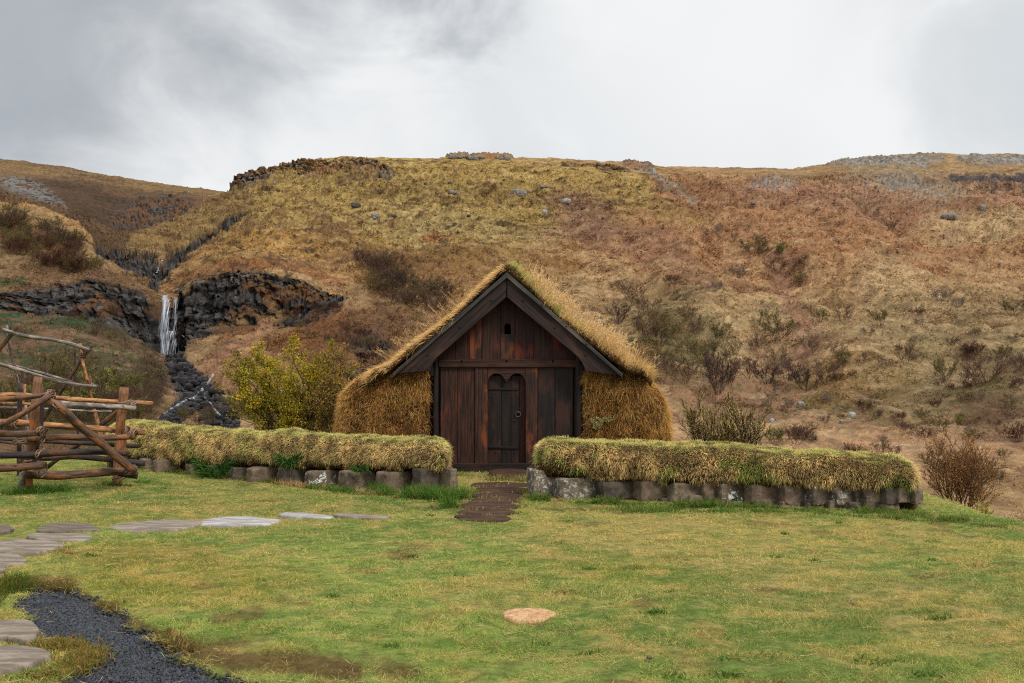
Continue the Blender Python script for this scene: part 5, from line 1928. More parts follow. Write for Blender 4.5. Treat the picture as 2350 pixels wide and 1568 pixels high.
STONES.append(np.stack([sc[0] + 0.175 * np.cos(th_), sc[1] + 0.175 * np.sin(th_)], -1))


def clear_of_stones(x, y, shrink=0.015):
    k = np.ones(x.shape, bool)
    for W in STONES:
        c_ = W.mean(0)
        rmax = np.hypot(*(W - c_).T).max() + 0.05
        near = np.hypot(x - c_[0], y - c_[1]) < rmax
        ii = np.where(near)[0]
        if len(ii) == 0:
            continue
        ins = inside(W, x[ii], y[ii])
        ed = edge_dist(W, x[ii], y[ii])
        k[ii[ins & (ed > shrink)]] = False
    return k


def in_wall(x, y):
    k = np.zeros(x.shape, bool)
    for A, B, w in ((on_z(1232, 1143), on_z(2124, 1170), 0.9), (on_z(1026, 1134), on_z(236, 1074), 0.9)):
        A, B = A[:2], B[:2]
        d = (B - A)
        Ln = np.linalg.norm(d)
        d /= Ln
        nn = np.array([d[1], -d[0]])
        if nn[1] > 0:
            nn = -nn
        s = (x - A[0]) / d[0]
        o2 = -(y - (A[1] + d[1] * s))
        k |= (s > 0) & (s < Ln) & (o2 < -0.03) & (o2 > -w)
    k |= (x > -3.3) & (x < 3.0) & (y > YF - 0.05) & (y < 25.3)
    return k


def lawn_blades():
    Vs, Fs, Cs, off = [], [], [], 0
    r = np.random.default_rng(9)
    for (y0, y1, dens, L0, L1, W0, W1) in ((4.6, 6.5, 11000, 0.014, 0.038, 0.0018, 0.0034), (6.5, 9.0, 7500, 0.016, 0.040, 0.0023, 0.0042),
                                           (9.0, 13.0, 3600, 0.017, 0.040, 0.0030, 0.0054), (13.0, 24.0, 1050, 0.022, 0.05, 0.005, 0.009)):
        xm = y1 * 0.57 + 0.6
        n = int((y1 - y0) * 2 * xm * dens)
        x, y = r.uniform(-xm, xm, n), r.uniform(y0, y1, n)
        onpath = (y > 11.5) & (y < 17) & (np.abs(x) < 1.2) & (r.random(n) < 0.16)
        k = (np.abs(x) < y * 0.56 + 0.5) & (clear_of_stones(x, y, 0.045) | onpath) & ~in_wall(x, y)
        k &= (x < 6.9)
        x, y = x[k], y[k]
        C, bare = lawn_color(x, y)
        g = grav_mask(x, y)
        k = (r.random(len(x)) > np.maximum(bare * 0.8, g * 1.02)) | (g < 0.9) & (r.random(len(x)) < 0.04)
        x, y, C = x[k], y[k], C[k]
        n = len(x)
        z = lawn_z(x, y)
        P = np.stack([x, y, z - 0.004], -1)
        pn = fbm(P * 2.2, 3, 14)
        dry = (r.random(n) < 0.16 + 0.35 * sstep(pn, 0.45, 0.65))
        lenk = (0.65 + 1.1 * sstep(fbm(P * 5, 2, 18), 0.35, 0.7))
        C = C * r.uniform(0.62, 1.5, (n, 1))
        C[dry] = C[dry] * 0.45 + RGB(206, 178, 118) * r.uniform(0.4, 0.75, (dry.sum(), 1))
        D = r.normal(size=(n, 3)) * np.array([0.8, 0.8, 0.25])
        D[:, 2] = np.where(dry, np.abs(D[:, 2]) * 0.9 + 0.15, np.abs(D[:, 2]) + 0.65)
        D /= np.linalg.norm(D, axis=1)[:, None]
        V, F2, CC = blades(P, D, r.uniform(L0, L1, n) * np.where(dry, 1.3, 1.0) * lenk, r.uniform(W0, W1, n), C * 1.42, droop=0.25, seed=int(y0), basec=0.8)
        Vs.append(V)
        Cs.append(CC)
        Fs += [f + off for f in F2]
        off += len(V)
    # long tufts along the foot of the walls and round the posts
    def tuft_line(pts, n, wid, l0, l1, cols, wts, seed, Dd=0.5):
        nonlocal off
        r = np.random.default_rng(seed)
        W = np.array([on_z(u, v)[:2] for u, v in pts])
        seg = np.concatenate([[0], np.cumsum(np.linalg.norm(np.diff(W, axis=0), axis=1))])
        t = r.uniform(0, seg[-1], n)
        x = np.interp(t, seg, W[:, 0]) + r.normal(size=n) * wid
        y = np.interp(t, seg, W[:, 1]) + r.normal(size=n) * wid
        q = fbm(np.stack([x * 3, y * 3, 0 * x], -1), 3, seed)
        k = (q > 0.42) & clear_of_stones(x, y, 0.0) & ~in_wall(x, y)
        x, y, q = x[k], y[k], q[k]
        n = len(x)
        P = np.stack([x, y, lawn_z(x, y) - 0.005], -1)
        D = r.normal(size=(n, 3)) * Dd
        D[:, 2] = np.abs(D[:, 2]) + 0.8
        D[:, 1] -= 0.25
        D /= np.linalg.norm(D, axis=1)[:, None]
        C = pick(r, n, cols, wts)
        V, F2, CC = blades(P, D, r.uniform(l0, l1, n) * (0.5 + 1.2 * sstep(q, 0.4, 0.65)), r.uniform(0.004, 0.008, n), C, droop=0.45, seed=seed, basec=0.6)
        Vs.append(V)
        Cs.append(CC)
        Fs.extend([f + off for f in F2])
        off += len(V)
    gg = [RGB(92, 132, 46), RGB(70, 110, 40), RGB(120, 142, 58), RGB(180, 150, 96)]
    tuft_line([(1220, 1148), (1600, 1163), (2112, 1174)], 9000, 0.07, 0.05, 0.13, gg, [4, 3, 3, 1.6], 501)
    tuft_line([(1420, 1166), (1700, 1172), (2112, 1180)], 7000, 0.16, 0.03, 0.08, gg, [3, 2, 4, 1.5], 502)
    tuft_line([(1052, 1150), (980, 1143), (900, 1134), (800, 1126)], 9000, 0.11, 0.08, 0.20, gg, [5, 4, 2, 0.8], 503)
    tuft_line([(1046, 1140), (1050, 1155), (1030, 1165)], 2600, 0.10, 0.08, 0.20, gg, [5, 4, 2, 0.4], 504)
    tuft_line([(800, 1126), (560, 1098), (330, 1082)], 6500, 0.09, 0.04, 0.11, gg, [3, 2, 3, 2.5], 505)
    st_ = [RGB(216, 172, 118), RGB(196, 150, 100), RGB(232, 196, 146)]
    tuft_line([(1228, 1150), (1330, 1154)], 2000, 0.07, 0.06, 0.14, st_, [2, 2, 1], 506, 0.8)
    tuft_line([(900, 1136), (760, 1122), (620, 1105), (500, 1094), (430, 1088)], 3800, 0.08, 0.05, 0.12, st_, [2, 2, 1], 507, 0.8)
    tuft_line([(20, 1136), (80, 1134), (130, 1130)], 2600, 0.14, 0.06, 0.15, gg, [5, 4, 2, 0.3], 508)
    tuft_line([(250, 1116), (310, 1114), (340, 1108)], 1800, 0.12, 0.05, 0.12, gg, [4, 4, 2, 0.6], 509)
    tuft_line([(1040, 1090), (1120, 1092), (1125, 1096)], 3000, 0.13, 0.06, 0.16, gg[:3] + st_, [3, 1, 3, 2, 2, 1], 510, 0.7)
    tuft_line([(1130, 1103), (1215, 1104), (1222, 1096)], 2600, 0.10, 0.05, 0.12, gg[:3] + st_, [2, 1, 3, 2, 2, 1], 511, 0.7)
    tuft_line([(1050, 1080), (1230, 1082)], 2200, 0.05, 0.05, 0.12, gg[:3] + st_, [2, 1, 3, 2, 2, 1], 512, 0.7)
    tuft_line([(1055, 1180), (1080, 1140), (1090, 1112)], 2600, 0.09, 0.03, 0.08, gg + st_, [3, 2, 4, 2, 1, 1, 1], 513, 0.7)
    tuft_line([(1180, 1185), (1200, 1145), (1215, 1115)], 2600, 0.09, 0.03, 0.08, gg + st_, [3, 2, 4, 2, 1, 1, 1], 514, 0.7)
    # leafy edge by the left margin, above the gravel
    tuft_line([(-60, 1400), (0, 1378), (30, 1350)], 4200, 0.09, 0.05, 0.13, [RGB(92, 120, 42), RGB(70, 96, 36), RGB(130, 124, 52), RGB(140, 100, 56)], [4, 3, 3, 2], 515, 0.7)
    tuft_line([(30, 1345), (120, 1348), (200, 1360), (330, 1432), (460, 1520)], 2600, 0.05, 0.02, 0.06, [RGB(130, 96, 56), RGB(110, 120, 48), RGB(170, 136, 84)], [3, 3, 2], 516, 0.8)
    tuft_line([(110, 1480), (200, 1512), (160, 1540), (60, 1575)], 3600, 0.07, 0.02, 0.06, [RGB(150, 122, 56), RGB(110, 120, 48), RGB(176, 140, 84)], [3, 3, 2], 517, 0.8)
    tuft_line([(6140 / 3, 1186), (2200, 1196), (2340, 1212)], 2500, 0.10, 0.04, 0.10, gg, [3, 3, 3, 2], 518)
    # odd clumps of longer, darker grass and flat weeds in the turf
    rc = np.random.default_rng(71)
    for k in range(70):
        yy = 4.9 + 12 * rc.random() ** 1.5
        xx = rc.uniform(-1, 1) * yy * 0.52
        if xx > 5.8 or in_wall(np.array([xx]), np.array([yy]))[0] or grav_mask(np.array([xx]), np.array([yy]))[0] > 0.1:
            continue
        m_ = rc.integers(30, 90)
        sp = rc.uniform(0.015, 0.05)
        x, y = xx + rc.normal(size=m_) * sp * 1.6, yy + rc.normal(size=m_) * sp
        P = np.stack([x, y, lawn_z(x, y) - 0.004], -1)
        D = rc.normal(size=(m_, 3)) * 0.6
        D[:, 2] = np.abs(D[:, 2]) * 0.6 + rc.uniform(0.3, 0.9)
        D /= np.linalg.norm(D, axis=1)[:, None]
        cc_ = [RGB(96, 130, 48), RGB(116, 146, 58), RGB(80, 112, 44)] if rc.random() < 0.75 else [RGB(196, 162, 104), RGB(150, 110, 66)]
        V, F2, CC = blades(P, D, rc.uniform(0.03, 0.075, m_), rc.uniform(0.004, 0.009, m_), pick(rc, m_, cc_, [1] * len(cc_)), droop=0.4, seed=k, basec=0.6)
        Vs.append(V)
        Cs.append(CC)
        Fs.extend([f + off for f in F2])
        off += len(V)
    # loose straw lying about
    n = 2600
    y = 4.8 + 15 * r.random(n) ** 1.6
    x = r.uniform(-1, 1, n) * y * 0.55
    q = fbm(np.stack([x, y, 0 * x], -1) * 0.9, 3, 33)
    k = (r.random(n) < 0.25 + 0.9 * sstep(q, 0.42, 0.6)) & ~in_wall(x, y) & clear_of_stones(x, y)
    x, y = x[k], y[k]
    n = len(x)
    P = np.stack([x, y, lawn_z(x, y) + 0.018], -1)
    a = r.normal(0.0, 0.7, n)
    D = np.stack([np.cos(a), np.sin(a), r.normal(size=n) * 0.06], -1)
    V, F2, CC = blades(P, D, r.uniform(0.08, 0.26, n) * (1 - 0.4 * (y < 8)), r.uniform(0.002, 0.004, n), pick(r, n, [RGB(226, 198, 140), RGB(196, 160, 104)], [1, 1]), droop=0.06, seed=8)
    V = V.reshape(n, 5, 3)
    V[:, :, 2] = np.maximum(V[:, :, 2], lawn_z(x, y)[:, None] + 0.008)
    Vs.append(V.reshape(-1, 3))
    Cs.append(CC)
    Fs += [f + off for f in F2]
    o = obj('lawn_grass', np.concatenate(Vs), Fs, MB_BLADE, cols=np.concatenate(Cs) * 1.0)
    tag(o, 'short mixed green and straw coloured grass covering the lawn', 'grass', kind='stuff')


lawn_blades()


# a reddish twig and two pale pebbles lying on the lawn
p = on_z(2248, 1366)
V, Fs_, G_ = tube([p + [-0.05, 0.02, 0.022], p + [0, 0, 0.028], p + [0.05, -0.03, 0.02]], [0.006, 0.008, 0.005], 7, 5, 0.1)
o = obj('fallen_twig', V - p, Fs_, LOGM[1], gc=G_, smooth=True)
o.location = tuple(p)
tag(o, 'short reddish twig lying on the lawn at far right', 'twig')
for u, v, lb in ((1954, 1393, 'white pebble on the lawn right of the cut stump'), (1490, 1518, 'grey-white pebble at the bottom of the lawn, right of the cut stump')):
    p = on_z(u, v)
    V, Fs_ = stone_mesh((0, 0, 0.012), (0.034, 0.028, 0.024), 0.4, int(u), 2.6, 0.004)
    o = obj('pebble', V, Fs_, SM[3], smooth=True)
    o.location = (p[0], p[1], p[2] + 0.012)
    tag(o, lb, 'pebble')


# black gravel
def gravel():
    r = np.random.default_rng(17)
    n = 170000
    x = r.uniform(GW[:, 0].min() - 0.1, GW[:, 0].max() + 0.1, n)
    y = r.uniform(max(4.3, GW[:, 1].min()), GW[:, 1].max() + 0.1, n)
    g = grav_mask(x, y)
    k = (g > 0.5) | ((g > 0.1) & (r.random(n) < 0.2))
    far_out = (inside(GW, x, y) | (edge_dist(GW, x, y) < 0.16))
    k &= far_out
    x, y = x[k][:60000], y[k][:60000]
    n = len(x)
    s = r.uniform(0.004, 0.011, n) * r.choice([1, 1, 1, 1.6], n)
    base = np.array([[1, 0, 0], [-1, 0, 0], [0, 1, 0], [0, -1, 0], [0, 0, 1], [0, 0, -1]], float)
    fc = np.array([[0, 2, 4], [2, 1, 4], [1, 3, 4], [3, 0, 4], [2, 0, 5], [1, 2, 5], [3, 1, 5], [0, 3, 5]])
    V = base[None] * (1 + r.normal(size=(n, 6, 1)) * 0.25) * s[:, None, None] * np.array([1.1, 0.9, 0.75])
    V = V + r.normal(size=V.shape) * s[:, None, None] * 0.22
    a = r.uniform(0, 6.28, n)
    ca, sa = np.cos(a)[:, None], np.sin(a)[:, None]
    X, Y = V[..., 0] * ca - V[..., 1] * sa, V[..., 0] * sa + V[..., 1] * ca
    gm = grav_mask(x, y)
    z = lawn_z(x, y) - 0.055 * gm + r.uniform(0.0, 0.016, n)
    V = np.stack([X + x[:, None], Y + y[:, None], V[..., 2] + z[:, None]], -1)
    C = np.repeat((RGB(62, 65, 71) * r.uniform(0.4, 1.5, (n, 1)))[:, None], 6, 1)
    Fs = (np.arange(n) * 6)[:, None, None] + fc[None]
    m = M('gravel_stone', 0.8, 0.3)
    m.col(m.attr('Col'))
    o = obj('gravel', V.reshape(-1, 3), Fs.reshape(-1, 3), m.m, cols=C.reshape(-1, 3))
    tag(o, 'blue-black crushed gravel spread in the lower left corner', 'gravel', kind='stuff')


gravel()


# ------------------------------------------------------------------ trees and shrubs
M_BARK = M('twig_bark', 0.9, 0.15)
M_BARK.col(M_BARK.attr('Col'))
M_BARK = M_BARK.m


def grow(r, stems, H, spread, levels=4, base_r=0.014, tw=0.0022, upright=0.5, kids=(5, 5, 4), lenk=(0.55, 0.5, 0.5), stem_len=0.8, spot=0.05, wig=0.12):
    """branching skeleton in units of the tree height; returns segments (p0, p1, r0, r1, level) and tips"""
    segs = []
    tips = []

    def branch(p, d, Ln, rad, lev):
        n = 6 if lev == 0 else (4 if lev == 1 else 3)
        pts = [p]
        dirs = [d]
        for k in range(n):
            d = d + r.normal(size=3) * wig + np.array([0, 0, 0.07 * upright * 2])
            d = d / np.linalg.norm(d)
            q = pts[-1] + d * Ln / n
            r0 = rad * (1 - 0.72 * k / n)
            r1 = rad * (1 - 0.72 * (k + 1) / n)
            segs.append((pts[-1], q, max(r0, tw), max(r1, tw * 0.8), lev))
            pts.append(q)
            dirs.append(d)
        if lev >= levels - 1:
            tips.extend(pts[1:])
            return
        nk = kids[min(lev, len(kids) - 1)]
        for k in range(nk):
            t = 0.25 + 0.75 * (k + r.random()) / nk
            f = t * n
            i = min(int(f), n - 1)
            b = pts[i] + (pts[i + 1] - pts[i]) * (f - i)
            side = r.normal(size=3)
            side -= side.dot(dirs[i]) * dirs[i]
            side /= np.linalg.norm(side) + 1e-9
            dd = dirs[i] * 0.75 + side * r.uniform(0.45, 0.85) + np.array([0, 0, 0.22 * upright])
            dd /= np.linalg.norm(dd)
            branch(b, dd, Ln * lenk[min(lev, len(lenk) - 1)] * r.uniform(0.6, 1.15) * (1.15 - 0.5 * t), rad * 0.5 * (1.1 - 0.5 * t), lev + 1)
    for s in range(stems):
        a = 2 * math.pi * (s + r.random() * 0.7) / stems
        tilt = spread * (0.35 + 0.75 * r.random()) if stems > 1 else spread * 0.2
        d = np.array([math.cos(a) * tilt, math.sin(a) * tilt, 1.0])
        d /= np.linalg.norm(d)
        branch(np.array([math.cos(a), math.sin(a), 0]) * spot * r.random() - np.array([0, 0, 0.03]), d, stem_len * r.uniform(0.75, 1.05), base_r, 0)
    return segs, np.array(tips)


def make_shrub(name, label, cat, seed, H, colb, leaf=None, nleaf=0, lsz=0.01, group=None, trunk_levels=1, flat=1.0, **kw):
    """an Empty with two parts, trunk (stems and limbs) and crown (twigs, buds and leaves)"""
    r = np.random.default_rng(seed)
    segs, tips = grow(r, H=H, **kw)
    zmax = max(s[1][2] for s in segs)
    k = H / zmax
    p0 = np.array([s[0] for s in segs]) * k
    p1 = np.array([s[1] for s in segs]) * k
    r0 = np.array([s[2] for s in segs]) * H
    r1 = np.array([s[3] for s in segs]) * H
    lv = np.array([s[4] for s in segs])
    for A in (p0, p1):
        A[:, 2] *= flat
    t = thing(name, label, cat, (0, 0, 0), group)
    m = lv <= trunk_levels
    V, Fc = sticks(p0[m], p1[m], r0[m], r1[m], 6)
    cb = np.array(colb)
    obj('trunk', V, Fc, M_BARK, t, cols=np.repeat([cb * 0.8], len(V), 0) * r.uniform(0.85, 1.15, (len(V), 1)), smooth=True, local=True)
    m = ~m
    V, Fc = sticks(p0[m], p1[m], r0[m], r1[m], 3)
    C = np.repeat(np.array([cb]), len(V), 0) * r.uniform(0.75, 1.25, (len(V), 1))
    parts = [(V, Fc, None, C)]
    if nleaf:
        tp = tips * k
        tp[:, 2] *= flat
        idx = r.integers(0, len(tp), nleaf)
        P = tp[idx] + r.normal(size=(nleaf, 3)) * 0.012 * H
        a = r.normal(size=(nleaf, 3))
        a /= np.linalg.norm(a, axis=1)[:, None]
        b = np.cross(a, r.normal(size=(nleaf, 3)))
        b /= np.linalg.norm(b, axis=1)[:, None]
        s = (lsz * r.uniform(0.6, 1.3, nleaf) * H)[:, None]
        Vl = np.stack([P - a * s, P + b * s * 0.6, P + a * s, P - b * s * 0.6], 1).reshape(-1, 3)
        Fl = np.arange(nleaf * 4).reshape(-1, 4)
        pn = fbm(P * 3.2 / H * 2, 3, seed)
        cl = pick(r, nleaf, leaf, [1] * len(leaf)) * (0.55 + 0.9 * sstep(pn, 0.3, 0.7))[:, None]
        parts.append((Vl, Fl, None, np.repeat(cl, 4, 0)))
    V, Fs, _, C = join(parts)
    obj('crown', V, Fs, MB_LEAF, t, cols=C, local=True)
    return t


def place(t, P, s=1.0, rz=None, label=None, group=None, sink=0.05):
    t.location = (P[0], P[1], P[2] - sink * s)
    t.rotation_euler = (0, 0, random.uniform(0, 6.28) if rz is None else rz)
    t.scale = (s, s, s)
    if label:
        t['label'] = label
    if group:
        t['group'] = group
    return t


BR, GY, DK = RGB(108, 80, 66), RGB(140, 120, 106), RGB(80, 60, 54)
OL = [RGB(128, 120, 56), RGB(106, 102, 50), RGB(142, 130, 64)]
YG = [RGB(186, 172, 38), RGB(146, 146, 36), RGB(192, 160, 38), RGB(118, 126, 36), RGB(180, 130, 38)]

# the two birches behind the left wall
P = at(662, 1000, 27.5); P[2] = -1.3
t = make_shrub('birch_tree', 'full yellow-green leafy birch left of the turf house', 'tree', 3, 4.45, RGB(74, 56, 44), YG, 34000, 0.0068,
               stems=7, spread=0.24, levels=4, base_r=0.010, tw=0.0011, kids=(10, 7, 5), lenk=(0.5, 0.5, 0.5), spot=0.05, upright=0.5)
place(t, P, 1.0, 0.4)
P = at(772, 1000, 26.0); P[2] = -1.3
t = make_shrub('birch_tree', 'thin sparsely leafed birch between the yellow-green tree and the house', 'tree', 8, 4.15, RGB(70, 54, 44),
               [RGB(150, 118, 46), RGB(128, 116, 46), RGB(166, 118, 46)], 8000, 0.0058,
               stems=4, spread=0.20, levels=4, base_r=0.009, tw=0.0011, kids=(10, 7, 5), spot=0.03, upright=0.7)
place(t, P, 1.0, 1.0)
# behind the right wall
G2 = [RGB(204, 190, 66), RGB(176, 166, 60), RGB(214, 186, 74)]
P = at(1625, 1036, 25.0); P[2] = -0.55
t = make_shrub('birch_shrub', 'leftmost budding olive-green shrub with fanned stems behind the right wall', 'shrub', 12, 2.35, RGB(72, 48, 38), G2, 3600, 0.0058,
               stems=8, spread=0.42, levels=4, base_r=0.008, tw=0.0016, kids=(9, 6, 4), spot=0.06, upright=0.8)
place(t, P, 1.0, 0)
P = at(1698, 1036, 24.0); P[2] = -0.55
t = make_shrub('birch_shrub', 'wider budding shrub with dark crossing stems right of the fanned one behind the right wall', 'shrub', 13, 2.15, RGB(62, 42, 36), G2, 3600, 0.0058,
               stems=10, spread=0.60, levels=4, base_r=0.008, tw=0.0016, kids=(9, 6, 4), spot=0.05, upright=0.8)
place(t, P, 1.0, 2)
# the rusty bush at the right end
P = np.array([at(2205, 1200, 17.0)[0], 17.0, lawn_z(np.array([7.6]), np.array([17.0]))[0] - 0.05])
t = make_shrub('rusty_shrub', 'big rusty orange-brown budding bush beyond the right end of the wall', 'shrub', 14, 1.62, RGB(112, 80, 60),
               [RGB(206, 138, 76), RGB(186, 126, 72), RGB(214, 150, 80), RGB(170, 140, 74)], 11000, 0.0062,
               stems=13, spread=0.8, levels=4, base_r=0.008, tw=0.0018, kids=(10, 7, 4), spot=0.05, upright=0.7)
place(t, P, 1.0, 0.3)
P = np.array([at(2252, 1200, 15.6)[0], 15.6, lawn_z(np.array([7.3]), np.array([15.6]))[0] - 0.03])
t = make_shrub('yellow_shrub', 'small bright yellow-green leafy shrub at the foot of the rusty bush', 'shrub', 15, 0.42, RGB(80, 60, 40),
               [RGB(186, 168, 50), RGB(160, 150, 44)], 1400, 0.022, stems=6, spread=0.8, levels=3, base_r=0.014, tw=0.006, kids=(5, 4), spot=0.04, upright=0.6)
place(t, P, 1.0, 0)
P = np.array([at(2330, 1215, 14.5)[0], 14.5, lawn_z(np.array([7.3]), np.array([14.5]))[0] - 0.03])
t = make_shrub('bare_shrub', 'low bare tangled twigs at the right picture edge below the rusty bush', 'shrub', 16, 0.5, RGB(120, 88, 66),
               [RGB(150, 110, 80)], 400, 0.02, stems=14, spread=1.2, levels=3, base_r=0.007, tw=0.003, kids=(5, 4), spot=0.03, upright=0.3)
place(t, P, 1.0, 0)

# prototypes for the hillside: about 2.5 m, scaled as they are placed
PROTO = {}


def proto(kind, seed):
    key = (kind, seed)
    if key in PROTO:
        return PROTO[key]
    H = 2.5
    kw = dict(levels=4, base_r=0.0085, tw=0.0026, kids=(8, 6, 4), upright=0.6)
    if kind == 'brown':
        t = make_shrub('bare_shrub', 'x', 'shrub', 100 + seed, H, BR, [BR * 1.1, BR * 0.85], 4200, 0.0055, stems=6, spread=0.8, spot=0.04, **kw)
    elif kind == 'dark':
        t = make_shrub('bare_shrub', 'x', 'shrub', 120 + seed, H, DK, [DK, BR * 0.8], 4600, 0.006, stems=7, spread=0.9, spot=0.04, **kw)
    elif kind == 'grey':
        t = make_shrub('bare_shrub', 'x', 'shrub', 140 + seed, H, GY, [GY * 1.1], 3000, 0.007, stems=10, spread=1.3, spot=0.05, **kw)
    elif kind == 'olive':
        t = make_shrub('leafing_shrub', 'x', 'shrub', 160 + seed, H, RGB(104, 84, 62), OL, 6000, 0.0072, stems=7, spread=0.95, spot=0.04, **kw)
    elif kind == 'lime':
        t = make_shrub('leafing_shrub', 'x', 'shrub', 180 + seed, H, RGB(92, 76, 48), [RGB(158, 154, 70), RGB(136, 138, 60)], 6500, 0.010, stems=6, spread=0.6, spot=0.1, **kw)
    elif kind == 'red':
        t = make_shrub('bare_shrub', 'x', 'shrub', 200 + seed, H, RGB(92, 56, 42), [RGB(110, 62, 44)], 2600, 0.010, stems=12, spread=1.5, spot=0.05, **kw)
    PROTO[key] = [t, False]
    return PROTO[key]


def put(kind, u, v, hpx, label, group=None, name=None, wide=1.0, seed=None):
    sd = random.randrange(3) if seed is None else seed
    e = proto(kind, sd)
    if not e[1]:
        t = e[0]
        e[1] = True
    else:
        t = copy_tree(e[0])
    P = on_hill(u, v)
    h = hpx / F * P[1] * 1.08
    s = h / 2.5
    t.location = (P[0], P[1], P[2] - 0.12 * s)
    t.rotation_euler = (0, 0, random.uniform(0, 6.28))
    t.scale = (s * wide, s * wide, s)
    t['label'] = label
    t['category'] = 'shrub'
    if group:
        t['group'] = group
    elif 'group' in t:
        del t['group']
    return t


def z8(X, Y):
    return 1468.8 + X * .4449, 342.7 + Y * .4449


random.seed(77)
GH = 'shrubs scattered over the hillside'
named = [
    ('olive', 585, 545, 125, 'round olive-green shrub highest of the large ones on the right hillside', 1.3),
    ('lime', 715, 545, 85, 'pale lime-green shrub touching the round olive one on the right hillside', 1.0),
    ('grey', 495, 658, 75, 'wide low grey bare shrub below the round olive one', 1.6),
    ('brown', 700, 642, 90, 'brown bare shrub directly below the pale lime shrub', 1.2),
    ('brown', 820, 620, 85, 'upright brown shrub right of the pale lime shrub', 1.0),
    ('olive', 820, 700, 80, 'small olive shrub under the upright brown one', 0.9),
    ('brown', 1295, 415, 72, 'lone brown bare shrub high on the red slope at right', 1.2),
    ('red', 165, 690, 50, 'low dark red-brown shrub on the red slope right of the roof peak', 1.6),
    ('grey', 390, 728, 60, 'low grey shrub below the wide grey one', 1.5),
    ('grey', 405, 442, 70, 'faint grey-brown shrub above the round olive one', 0.7),
    ('brown', 480, 480, 60, 'thin brown shrub left of the round olive one, near its top', 0.6),
    ('olive', 700, 985, 165, 'wide olive shrub in the middle of the straw-coloured right slope', 1.2),
    ('olive', 930, 892, 80, 'small olive shrub right of the wide olive one on the straw slope', 0.9),
    ('brown', 1045, 905, 115, 'bare brown sapling between two olive shrubs on the right slope', 0.7),
    ('olive', 1240, 908, 95, 'spreading olive shrub near the middle right of the slope', 1.2),
    ('grey', 1550, 780, 75, 'rounded grey-brown shrub on pale grass at far right', 1.5),
    ('grey', 1640, 818, 75, 'grey shrub beside the rounded grey-brown one at far right', 0.9),
    ('grey', 1440, 905, 45, 'low grey twiggy shrub right of the spreading olive one', 1.5),
    ('red', 1430, 855, 50, 'thin red-brown shrub above the low grey twiggy one', 1.7),
    ('brown', 880, 1055, 110, 'bare brown shrub just above the dark thicket', 0.9),
    ('dark', 1155, 1092, 60, 'tiny dark stump-like shrub right of the thicket', 0.5),
    ('brown', 1370, 1112, 135, 'tall bare brown shrub standing alone right of the thicket', 0.8),
    ('olive', 1570, 1195, 165, 'tall thin olive-brown shrub left of the big purple-brown clump at far right', 0.8),
    ('brown', 1780, 1205, 150, 'big purple-brown bare clump at far right', 1.3),
    ('brown', 1695, 1222, 100, 'left part of the purple-brown clump at far right', 1.1),
    ('olive', 1870, 1100, 100, 'olive shrub above the purple-brown clump', 0.9),
    ('brown', 1960, 1135, 90, 'brown shrub at the right picture edge above the purple-brown clump', 1.2),
    ('dark', 1690, 1060, 60, 'low blackish shrub on the straw slope at far right', 1.8),
    ('dark', 1610, 1010, 50, 'dark twiggy shrub left of the blackish one on the straw slope', 1.4),
    ('olive', 1740, 962, 50, 'dark olive shrub on the straw slope below the grey pair', 1.3),
    ('olive', 1920, 858, 90, 'olive shrub at the right edge halfway up the slope', 1.5),
    ('brown', 1970, 810, 50, 'small brown shrub at the right edge above the olive one', 1.2),
    ('olive', 1550, 1455, 100, 'green-brown shrub low at right, above the end of the wall', 1.1),
    ('lime', 1635, 1440, 85, 'thin lime shrub beside the green-brown one low at right', 0.6),
    ('red', 1940, 1505, 120, 'red-brown dense shrub at the right edge above the rusty bush', 1.1),
    ('olive', 1725, 1495, 60, 'low olive shrub between the lime and the red-brown ones', 1.5),
    ('brown', 1380, 1465, 70, 'low brown shrub above the middle of the right wall', 1.3),
    ('grey', 650, 1330, 50, 'small grey shrub near the boulders above the right wall', 1.2),
    ('grey', 770, 1330, 42, 'small grey-brown shrub left of the round boulder', 1.2),
    ('olive', 1040, 1112, 110, 'olive-brown shrub right of the dark thicket', 1.0),
    ('lime', 690, 1525, 90, 'low lime-green shrub behind the right wall, right of the two fanned shrubs', 1.4),
    ('brown', 800, 1525, 110, 'bare brown shrub showing over the middle of the right wall', 1.3),
    ('brown', 1230, 1390, 60, 'sparse brown shrub in the pale grass above the right wall', 1.0),
]
for kd, X, Y, h, lb, w in named:
    u, v = z8(X, Y)
    put(kd, u, v, h * 0.4449, lb, GH, wide=w)
